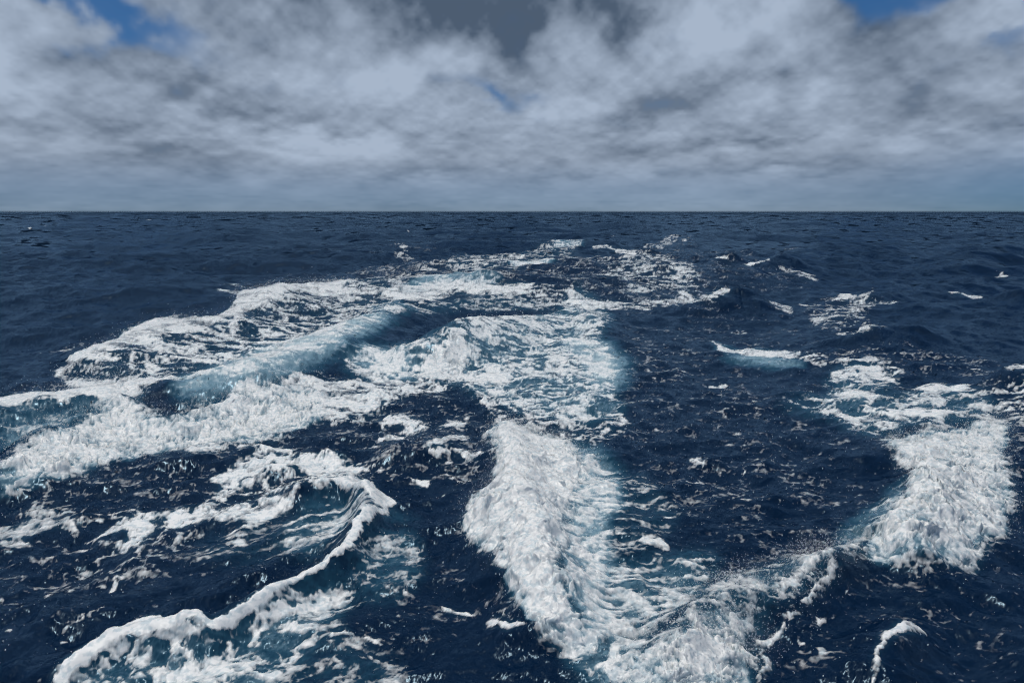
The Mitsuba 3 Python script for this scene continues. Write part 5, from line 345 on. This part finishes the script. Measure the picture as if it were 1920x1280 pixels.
CAPS = "-133.5,255.2,2.03 -89.06,132.1,0.996 -77.72,111.4,0.637 -47.27,89,0.551 -11.6,28.84,0.243 -10.21,24.35,0.495 -15.76,104.8,0.414 -4.607,104.8,0.574 4.58,198.4,0.465 8.048,127.4,1.4 39.75,63.43,0.76 11.2,132.1,0.414 -26.93,142.7,0.34 11.87,80.86,0.511 17.86,71.1,0.458 23.76,32.95,0.444 -41.54,82.76,0.579 -49.41,75.67,0.565 -116,238.2,0.828 -107.6,178.5,0.651 116.3,223.3,1.18"


def points(text):
    return np.array([[float(v) for v in q.split(',')] for q in text.split()])


# ------------------------------------------------------------------ the sheet of water: rings round the boat, finer close by
def rings():
    out, r = list(np.arange(0.3, 2.35, 0.07)), 2.4
    while r < 15000:
        out.append(r)
        near = (r * r + EYE * EYE) / EYE * 0.00165
        r += min(near, r * (0.006 if r < 60 else 0.0095 if r < 300 else 0.018))
    return np.array(out + [15000.0])


def spokes():
    fine = np.arange(-0.74, 0.7401, 0.0017)
    side = 0.74 + np.cumsum(np.minimum(0.002 * 1.12 ** np.arange(80), 0.08))
    side = side[side < math.pi - 0.04]
    return np.concatenate([-side[::-1], fine, side])


RR, TH = rings(), spokes()
NR, NC = len(RR), len(TH)
X = RR[:, None] * np.sin(TH)[None]
Y = RR[:, None] * np.cos(TH)[None]
R2 = np.broadcast_to(RR[:, None], X.shape)
DR = np.gradient(RR)[:, None]
CELL = np.maximum(DR, (RR[:, None] * np.gradient(TH)[None]))
NEAR_ROWS = int(np.searchsorted(RR, 130))


def vnoise(x, y, seed=0):
    """Gradient noise in about -1..1."""
    x, y = np.asarray(x, np.float32), np.asarray(y, np.float32)
    xi, yi = np.floor(x), np.floor(y)
    fx, fy = x - xi, y - yi
    xi, yi = xi.astype(np.int64), yi.astype(np.int64)
    u, v = fx * fx * fx * (fx * (fx * 6 - 15) + 10), fy * fy * fy * (fy * (fy * 6 - 15) + 10)

    def g(a, b):
        h = ((xi + a) * 374761393 + (yi + b) * 668265263 + seed * 974634541) & 0xFFFFFFFF
        h = ((h ^ (h >> 13)) * 1274126177) & 0xFFFFFFFF
        ang = ((h ^ (h >> 16)) & 0xFFFF).astype(np.float32) * np.float32(2 * math.pi / 65536)
        return np.cos(ang) * (fx - a) + np.sin(ang) * (fy - b)

    a0 = g(0, 0) + u * (g(1, 0) - g(0, 0))
    a1 = g(0, 1) + u * (g(1, 1) - g(0, 1))
    return 1.55 * (a0 + v * (a1 - a0))


def turb(x, y, octaves, seed, gain=0.5, ridged=False, cell=None, scale=1.0):
    """fbm; with ridged, sharp-crested. Octaves finer than the mesh (cell, in the unit of x/scale) fade out."""
    out, amp, tot, f = 0, 1.0, 0.0, 1.0
    for o in range(octaves):
        c, s = math.cos(1.1 * o), math.sin(1.1 * o)
        v = vnoise((x * c - y * s) * f + 3.7 * o, (x * s + y * c) * f, seed + o)
        if ridged:
            v = 1 - 2 * np.abs(v)
        w = 1.0 if cell is None else sstep(1.0, 2.6, 1.0 / (f * scale) / cell)
        out = out + amp * w * v
        tot += amp
        amp *= gain
        f *= 2.03
    return out / tot


# ------------------------------------------------------------------ foam: where it lies, how thick, how torn
def to_index(p):
    return np.interp(np.arctan2(p[:, 0], p[:, 1]), TH, np.arange(NC)), np.interp(np.hypot(p[:, 0], p[:, 1]), RR, np.arange(NR))


def inside(p, pad):
    """The rows and columns a polygon touches, and which of their nodes lie inside it."""
    ci, ri = to_index(p)
    c0, c1 = max(int(ci.min()) - pad, 0), min(int(ci.max()) + pad + 2, NC)
    r0, r1 = max(int(ri.min()) - pad, 0), min(int(ri.max()) + pad + 2, NR)
    gx, gy = np.arange(c0, c1)[None], np.arange(r0, r1)[:, None]
    m = np.zeros((r1 - r0, c1 - c0), bool)
    for xa, ya, xb, yb in zip(ci, ri, np.roll(ci, -1), np.roll(ri, -1)):
        if ya == yb:
            continue
        k0, k1 = max(int(math.ceil(min(ya, yb))) - r0, 0), min(int(math.ceil(max(ya, yb))) - r0, r1 - r0)
        if k1 > k0:
            m[k0:k1] ^= gx < xa + (gy[k0:k1] - ya) * (xb - xa) / (yb - ya)
    return slice(r0, r1), slice(c0, c1), m


DEN, AER, SPL = (np.zeros((NR, NC), np.float32) for _ in range(3))
STREAK = [np.zeros((NR, NC), np.float32) for _ in range(2)]
for text, den, soft, aer, spl, streak in FOAM:
    sig = max(soft * 0.5, 0.5)
    rs, cs, m = inside(points(text), int(3 * sig) + 2)
    m = gaussian_filter(m.astype(np.float32), sig)
    m = np.minimum(m * 1.15, 1)
    DEN[rs, cs] = np.maximum(DEN[rs, cs], den * m)
    wide = gaussian_filter(m, 1.3 * sig)
    AER[rs, cs] = np.maximum(AER[rs, cs], aer * wide)
    SPL[rs, cs] = np.maximum(SPL[rs, cs], spl * m)
    if streak:
        STREAK[streak - 1][rs, cs] = np.maximum(STREAK[streak - 1][rs, cs], m)
WHO = np.zeros((NR, NC), np.int16)
names = list(WAVES)
for k, name in enumerate(names):
    rs, cs, m = inside(points(WAVES[name]), 2)
    WHO[rs, cs][m] = k + 1
CAP_ID = np.zeros((NR, NC), np.int16)
cap_points = points(CAPS)
for k, (cx, cy, w) in enumerate(cap_points):
    r = math.hypot(cx, cy)
    ex, ey = cx / r, cy / r
    dx, dy = X - cx, Y - cy
    along, across = dx * ex + dy * ey, dx * ey - dy * ex
    g = np.exp(-(across / (0.55 * w)) ** 2 - (along / (0.55 * w + 0.02 * r)) ** 2)
    DEN = np.maximum(DEN, 0.9 * g)
    CAP_ID[g > 0.25] = k + 1

# the edges are torn: the fields are looked up at places shifted by turbulence
xn, yn, cn = X[:NEAR_ROWS], Y[:NEAR_ROWS], CELL[:NEAR_ROWS]
grow = 1 + 1.2 * sstep(12, 40, R2[:NEAR_ROWS])
jx = grow * (0.10 * turb(xn * 1.1, yn * 1.1, 2, 701) + 0.075 * turb(xn * 4.2, yn * 4.2, 4, 711, 0.6))
jy = grow * (0.10 * turb(xn * 1.1 + 40, yn * 1.1, 2, 721) + 0.075 * turb(xn * 4.2 + 40, yn * 4.2, 4, 731, 0.6))
er = (xn * jx + yn * jy) / R2[:NEAR_ROWS]
et = (yn * jx - xn * jy) / R2[:NEAR_ROWS]
gr, gc = np.meshgrid(np.arange(NEAR_ROWS, dtype=float), np.arange(NC, dtype=float), indexing='ij')
gr = gr + er / DR[:NEAR_ROWS]
gc = gc + et / (RR[:NEAR_ROWS, None] * np.gradient(TH)[None])
halo = gaussian_filter(DEN, (5, 8))
DEN = np.maximum(DEN, 0.62 * halo * sstep(60, 20, R2)).astype(np.float32)
for field in (DEN, AER, SPL, *STREAK):
    field[:NEAR_ROWS] = map_coordinates(field, [gr, gc], order=1, mode='nearest')

# ------------------------------------------------------------------ waves
N = slice(0, NEAR_ROWS)
xn, yn, cn = X[N], Y[N], CELL[N]
BUMP = np.zeros((NR, NC))
for text, near, far in RIDGES:
    P = points(text)
    reach = 2.2 * max(near, far)
    box = (X > P[:, 0].min() - reach) & (X < P[:, 0].max() + reach) & (Y > P[:, 1].min() - reach) & (Y < P[:, 1].max() + reach)
    x, y = X[box], Y[box]
    best, zc, sd = np.full(x.shape, 1e9), np.zeros(x.shape), np.zeros(x.shape)
    r = np.hypot(x, y)
    for a, b in zip(P[:-1], P[1:]):
        ab = b[:2] - a[:2]
        t = np.clip(((x - a[0]) * ab[0] + (y - a[1]) * ab[1]) / (ab @ ab), 0, 1)
        qx, qy = a[0] + t * ab[0] - x, a[1] + t * ab[1] - y
        d = np.hypot(qx, qy)
        m = d < best
        best, zc = np.where(m, d, best), np.where(m, a[2] + t * (b[2] - a[2]), zc)
        sd = np.where(m, (qx * x + qy * y) / r / np.maximum(d, 1e-6), sd)
    w = far + (near - far) * (sd * 0.5 + 0.5)
    BUMP[box] = np.maximum(BUMP[box], zc * np.exp(-(best / w) ** 2 * 1.2))

Z, HX, HY = np.zeros((NR, NC)), np.zeros((NR, NC)), np.zeros((NR, NC))
calm = 0.3 + 0.7 * sstep(9, 34, R2)                         # the ship has flattened the longer waves right behind it
wakeness = np.clip(gaussian_filter(DEN, 14), 0, 1)
for k in range(150):
    lam = 0.22 * (45 / 0.22) ** (((k * 0.6180339887) % 1.0))
    row = int(np.searchsorted(RR, 13000 if lam > 8 else 420 * max(lam, 0.5)))
    s = slice(0, row)
    fade = sstep(2.0, 5.0, lam / CELL[s])
    ang = -math.pi / 2 + RNG.normal() * (0.55 if lam > 2 else 0.85) + 0.25
    kx, ky = 2 * math.pi / lam * math.cos(ang), 2 * math.pi / lam * math.sin(ang)
    amp = (0.0060 * lam if lam < 2.5 else 0.0145 * (lam / 2.5) ** 0.62) * math.exp(RNG.normal() * 0.3)
    if lam > 1.2:
        fade = fade * calm[s]
    ph = kx * X[s] + ky * Y[s] + RNG.uniform(0, 2 * math.pi)
    Z[s] += amp * fade * np.sin(ph)
    q = amp * fade * np.cos(ph) * 0.45
    HX[s] += q * math.cos(ang)
    HY[s] += q * math.sin(ang)
# gusts and churned water: cat's paws, sharp little crests, more of them in the wake
wx, wy = xn + 0.35 * turb(xn * 0.7, yn * 0.7, 2, 201), yn + 0.35 * turb(xn * 0.7, yn * 0.7, 2, 211)
chop1 = turb(wx * 0.9, wy * 1.25, 5, 31, 0.58, True, cn, 1.1)
ripple = turb(wx * 8.5, wy * 11, 3, 61, 0.6, True, cn, 9.0)
chop2 = turb(wx * 3.6, wy * 4.4, 4, 41, 0.55, True, cn, 4.0)
Z[N] += (0.068 + 0.04 * wakeness[N]) * chop1 * (0.5 + 0.5 * calm[N]) + (0.010 + 0.022 * wakeness[N]) * chop2 + 0.0045 * ripple
# no facet of the open chop stands steeper than a wave can: what does is smoothed
steep = np.hypot(np.gradient(Z, axis=0) / DR, np.gradient(Z, axis=1) / (RR[:, None] * np.gradient(TH)[None]))
steep = gaussian_filter(sstep(0.34, 0.6, steep) * sstep(9, 13, R2), 3)
Z += np.clip(2.5 * steep, 0, 1) * (gaussian_filter(Z, (5, 2)) - Z)
Z += BUMP

# ------------------------------------------------------------------ how the foam is torn: lace, holes and streaks
def even(v):
    """The same values spread evenly over 0..1."""
    q = np.quantile(v[::3, ::3], np.linspace(0, 1, 65))
    return np.interp(v, q, np.linspace(0, 1, 65)).astype(np.float32)


def lace(x, y, seed):
    ax = x + 0.22 * turb(x * 1.3, y * 1.3, 3, seed) + 0.05 * turb(x * 7, y * 7, 2, seed + 5)
    ay = y + 0.22 * turb(x * 1.3 + 9, y * 1.3, 3, seed + 10) + 0.05 * turb(x * 7, y * 7 + 4, 2, seed + 15)
    clump = turb(ax * 1.9, ay * 1.9, 5, seed + 20, 0.66)
    net = turb(ax * 4.2, ay * 4.2, 4, seed + 30, 0.72, True)
    return even(0.6 * clump + 0.6 * net)


far_off = 1 - 0.62 * sstep(6, 22, R2[N])
tall = yn + 0.9 * BUMP[N]
pat = lace(xn * far_off, tall * (0.8 + 0.2 * far_off), 301)
drift = 0.9 + 0.6 * turb(xn * 0.55, yn * 0.8, 3, 371)            # it gathers here and thins out there
DEN[N] = np.where(DEN[N] < 0.4, DEN[N] * (1 + (np.clip(drift, 0.2, 1.6) - 1) * sstep(0.4, 0.3, DEN[N])), DEN[N])
few = sstep(0.5, 0.28, DEN[N])                                 # where there is little foam, it lies in smaller flecks
pat = pat + few * (lace(xn * 1.25 * far_off, tall * 2.4, 351) - pat)
for k, (ang, sx, sy) in enumerate(((0.55, 0.35, 2.2), (0.15, 0.6, 2.2))):
    c, s = math.cos(ang), math.sin(ang)
    m = STREAK[k][N]
    sel = m > 0.01
    u, v = (xn * c + yn * s)[sel], (-xn * s + yn * c)[sel]
    v = v + 0.12 * turb(u * 1.5, v * 1.5, 2, 77 + k)
    t = turb(u * 2.6 * sx, v * 2.6 * sy, 4, 91 + k, 0.62, True)
    t = np.interp(t, np.quantile(t, np.linspace(0, 1, 33)), np.linspace(0, 1, 33))
    pat[sel] = pat[sel] * (1 - m[sel] * 0.75) + t * m[sel] * 0.75
grain = turb(xn * 11, yn * 11, 4, 401, 0.75)
F = np.full((NR, NC), 0.0, np.float32)
F[N] = DEN[N] + (0.78 - 0.26 * sstep(14, 28, R2[N])) * sstep(0.02, 0.25, DEN[N]) * (pat - 0.5) * (0.25 + 0.75 * sstep(1.25, 0.7, DEN[N])) + 0.27 * grain * sstep(0.05, 0.3, DEN[N]) * (0.6 + 0.4 * sstep(1.0, 0.7, DEN[N])) - 0.07 * sstep(0.3, 0.6, DEN[N]) * sstep(1.15, 1.0, DEN[N])
F[N] = F[N] + few * (np.minimum(F[N], 0.43 + 0.40 * (F[N] - 0.43)) - F[N])
F[NEAR_ROWS:] = DEN[NEAR_ROWS:]
torn = even(0.5 * turb(xn * 3.0, tall * 3.6, 3, 571, 0.6) + 0.5 * turb(xn * 7.0, tall * 8.5, 3, 575, 0.75, True) + 0.45 * turb(xn * 17.0, tall * 20.0, 3, 581, 0.8, True))
milk = gaussian_filter(sstep(0.4, 0.75, F), (3, 5))
AER[N] = np.maximum(AER[N] * (0.60 + 0.5 * pat + 0.5 * torn), (0.42 + 0.6 * torn) * sstep(0.25, 0.8, SPL[N]) * sstep(0.35, 0.85, DEN[N]))
AER[N] = np.maximum(AER[N], 0.42 * milk[N] * (0.6 + 0.6 * pat))
# thickness: carpets are a skin, crests are heaped and lumpy
pits = sstep(0.15, 0.6, turb(xn * 5.5, yn * 5.5, 4, 541, 0.8))
F[N] -= 0.32 * pits * SPL[N] * sstep(1.4, 1.0, DEN[N])
blend = 0.85 * sstep(0.3, 0.9, SPL[N]) * sstep(1.15, 1.02, DEN[N])
F[N] += blend * (DEN[N] * 0.80 + 0.86 * (torn - 0.5) - F[N])
thick = sstep(0.45, 0.95, F)
tiny = -turb(xn * 19, yn * 19, 2, 521, 0.7, True, cn, 17)
big = -turb(xn * 2.3 + 5, yn * 2.3, 2, 501, 0.5, True)
small = -turb(xn * 7.5, yn * 7.5, 3, 511, 0.6, True, cn, 7)
jets = sstep(0.25, 0.9, turb(xn * 3.2 + 2, yn * 3.2, 2, 551)) * sstep(-0.5, 0.6, turb(xn * 12, yn * 12, 2, 561))
Z[N] += SPL[N] * thick[N] * ((0.12 + 0.14 * (WHO[N] == 2)) * jets + 0.040 * big + 0.022 * small + 0.014 * tiny + 0.05)
Z[N] += 0.005 * thick[N] * (1 + small)
HX[N] += SPL[N] * 0.07 * turb(xn * 5, yn * 5, 3, 601)
HY[N] += SPL[N] * 0.07 * turb(xn * 5 + 31, yn * 5, 3, 611)

PX, PY = X + HX, Y + HY
GRID = np.stack([PX, PY, Z], -1)


def quads(keep):
    i, j = np.nonzero(keep)
    a = i * NC + j
    return np.stack([a, a + NC, a + NC + 1, a + 1], 1)


def grid_normals(g):
    du, dv = np.gradient(g, axis=1), np.gradient(g, axis=0)
    n = np.cross(du, dv)
    return n / np.maximum(np.linalg.norm(n, axis=-1, keepdims=True), 1e-12)


# ripples finer than the mesh tilt its normals: a little everywhere, a lot on the odd steep facet
NRM = grid_normals(GRID)
tilt = 0.026 * sstep(60, 20, R2) + 0.016 * sstep(1500, 300, R2)
odd = (RNG.random((NR, NC)) < 0.03) * (0.16 + 0.3 * wakeness) * sstep(26, 8, R2)
for k in range(2):
    NRM[..., k] += (tilt + odd) * RNG.normal(size=(NR, NC)) * 1.3
crests = gaussian_filter(RNG.normal(size=(NR, NC)), (0.5, 2.2))
crests = crests / crests.std() * (0.012 + 0.02 * sstep(3500, 900, R2) + 0.045 * sstep(700, 70, R2)) * sstep(12, 45, R2)
NRM[..., 0] += crests * X / R2
NRM[..., 1] += crests * Y / R2
NRM /= np.linalg.norm(NRM, axis=-1, keepdims=True)


def surface(verts, nrm, uv, faces, **more):
    faces = np.vstack([faces[:, [0, 1, 2]], faces[:, [0, 2, 3]]]) if faces.shape[1] == 4 else faces
    used, inv = np.unique(faces, return_inverse=True)
    mesh = trimesh.Trimesh(verts[used], inv.reshape(faces.shape), process=False)
    path = meshkit.write_ply(mesh, True, uv[used], None, nrm[used])
    return {'type': 'ply', 'filename': path, 'face_normals': False, 'bsdf': {'type': 'ref', 'id': 'sea_surface'}, **more}


UV = np.round(np.stack([F, AER], -1), 3).reshape(-1, 2)
flat, nflat = GRID.reshape(-1, 3), NRM.reshape(-1, 3)
q = quads(np.ones((NR - 1, NC - 1), bool))
seam = np.arange(NR - 1)
q = np.vstack([q, np.stack([seam * NC + NC - 1, (seam + 1) * NC + NC - 1, (seam + 1) * NC, seam * NC], 1)])
tri = np.vstack([q[:, [0, 1, 2]], q[:, [0, 2, 3]]])
hub = len(flat)
ring = np.arange(NC)
tri = np.vstack([tri, np.stack([np.full(NC, hub), ring, np.roll(ring, -1)], 1)])
scene['sea'] = surface(np.vstack([flat, [[0, 0, 0]]]), np.vstack([nflat, [[0, 0, 1.0]]]), np.vstack([UV, [[0, 0]]]), tri)
labels['sea'] = {'kind': 'structure', 'label': 'dark blue choppy open sea under a cloudy sky', 'category': 'sea'}

# ------------------------------------------------------------------ foam, a skin that rises out of the water where it is dense
lift = (F - 0.5) * 0.04
lift = np.clip(lift, -0.02, 0.0035) * (1 + R2 * 0.03)
SKIN = GRID + NRM * 0 + np.stack([np.zeros_like(lift), np.zeros_like(lift), lift], -1)
on = F > 0.46
cell_on = on[:-1, :-1] | on[1:, :-1] | on[:-1, 1:] | on[1:, 1:]
who = WHO[:-1, :-1]
cap = CAP_ID[:-1, :-1]
skin_flat, skin_n = SKIN.reshape(-1, 3), grid_normals(SKIN).reshape(-1, 3)


def skin(keep):
    return surface(skin_flat, skin_n, UV, quads(keep))


WAVE_LABELS = {
    'breaking_wave': 'thick white breaking wave pouring down the middle of the foreground towards the boat',
    'breaking_wave_001': 'ragged splashing breaker at the left edge, behind the dark foam-flecked trough',
    'breaking_wave_002': 'bright white breaker tumbling over a dark scoop of water at the right edge',
    'breaking_wave_003': 'torn half-transparent splash with trailing filaments at the bottom, right of the middle breaker',
    'breaking_wave_004': 'curling wave edged with a smooth rope of thick foam at the bottom left',
    'breaking_wave_005': 'steep white crest breaking in the centre of the wake, half way to the horizon',
    'breaking_wave_006': 'long foamy wave front along the outer left edge of the wake',
    'breaking_wave_008': 'small curl of foam over black water in the bottom right corner',
    'breaking_wave_007': 'low white foam lip with pale green water under it, right of the centre',
}
CAP_LABELS = [
    'far white crest on the skyline, left, above the other left crests',
    'white crest far out at the left, the longer one of a pair',
    'short white crest left of the longer one, far out at the left edge',
    'white crest left of centre, a little below the one on the skyline',
    'small white tip standing just beyond the outer left wake front',
    'broad foamy patch just outside the left wake front, nearest of the whitecaps',
    'white speck far out, straight beyond the left part of the wake',
    'white speck far out, second of the row beyond the centre of the wake',
    'tiny white speck just under the skyline in the middle',
    'wide flat white crest far out, right of the middle',
    'white tip of a wave standing alone far out at the right',
    'tiny crest near the skyline, right of the middle',
    'tiny crest near the skyline, left of the middle',
    'white crest just beyond the far end of the wake',
    'white crest right of the far end of the wake',
    'white streak on the dark swell at the right edge, nearest on that side',
    'white crest left of centre, lowest of a loose group of three',
    'white crest far out on the left, below the pair at the edge',
    'white speck on the skyline, right of the highest left crest',
    'white speck close under the skyline at the left, first from the edge',
    'tiny white speck on the skyline far at the right',
]
for k, name in enumerate(names):
    scene[name] = skin(cell_on & (who == k + 1))
    labels[name] = {'label': WAVE_LABELS[name], 'category': 'wave'}
for k, text in enumerate(CAP_LABELS):
    keep = cell_on & (who == 0) & (cap == k + 1)
    if not keep.any():
        continue
    name = 'whitecap' + (f'_{k:03d}' if k else '')
    scene[name] = skin(keep)
    labels[name] = {'label': text, 'category': 'whitecap', 'group': 'whitecaps on the open sea'}
scene['foam'] = skin(cell_on & (who == 0) & (cap == 0))
labels['foam'] = {'kind': 'stuff', 'label': 'white lace of sea foam floating all over the wake', 'category': 'foam'}

# ------------------------------------------------------------------ spray: drops thrown up where the crests break
BV = np.array([[1, 0, 0], [-1, 0, 0], [0, 1, 0], [0, -1, 0], [0, 0, 1], [0, 0, -1.0]])            # a drop a pixel across: eight smoothed faces
BF = np.array([[0, 2, 4], [2, 1, 4], [1, 3, 4], [3, 0, 4], [2, 0, 5], [1, 2, 5], [3, 1, 5], [0, 3, 5]])


def drops(name, weight, count, rise, spread, label, size=0.0017):
    w = weight * np.maximum(CELL, 1e-3) ** 2.0
    w = w.ravel() / w.sum()
    at = RNG.choice(len(w), count, p=w)
    p = flat[at] + RNG.normal(size=(count, 3)) * [spread, spread, 0.3 * spread]
    p[:, 2] += RNG.exponential(rise, count)
    dist = np.hypot(p[:, 0], p[:, 1])
    s = np.minimum(size * np.exp(RNG.normal(size=count) * 0.6), 3.6 * size) * (0.6 + dist * 0.055)
    stretch = np.stack([np.ones(count), np.ones(count), 1 + RNG.exponential(0.35, count)], 1)
    v = p[:, None] + BV[None] * (s[:, None] * stretch)[:, None]
    f = BF[None] + (np.arange(count) * len(BV))[:, None, None]
    scene[name] = mikit.ply(trimesh.Trimesh(v.reshape(-1, 3), f.reshape(-1, 3), process=False), 'droplet', smooth=True)
    labels[name] = {'kind': 'stuff', 'label': label, 'category': 'spray'}


whole = SPL * thick
rim = np.clip(gaussian_filter(whole, 5) * (1 - whole) * 4, 0, 1)      # most of it flies off the edges
fly = 0.35 * whole + rim
wide = gaussian_filter((WHO == np.arange(1, 11)[:, None, None]).astype(np.float32), (0, 12, 12))
drops('spray', fly * wide[0], 17000, 0.04, 0.06, 'white drops of spray flying off the breaking wave in the middle')
drops('spray_001', fly * wide[1], 21000, 0.08, 0.08, 'white drops of spray over the ragged splash at the left edge')
drops('spray_002', fly * wide[2], 15000, 0.045, 0.07, 'white drops of spray round the bright breaker at the right edge')
drops('spray_003', fly * wide[3], 15000, 0.045, 0.07, 'white drops of spray over the torn splash at the bottom right')
drops('spray_004', fly * (wide[5] + wide[6]), 6500, 0.08, 0.12, 'fine spray along the crests in the centre and left of the wake', 0.0022)
drops('spray_005', sstep(0.05, 0.2, gaussian_filter(DEN, 10)) * sstep(0.5, 0.3, F) * sstep(16, 9, R2) / R2, 7500, 0.004, 0.02, 'bright single drops and bubbles dotted over the dark water of the wake', 0.0019)
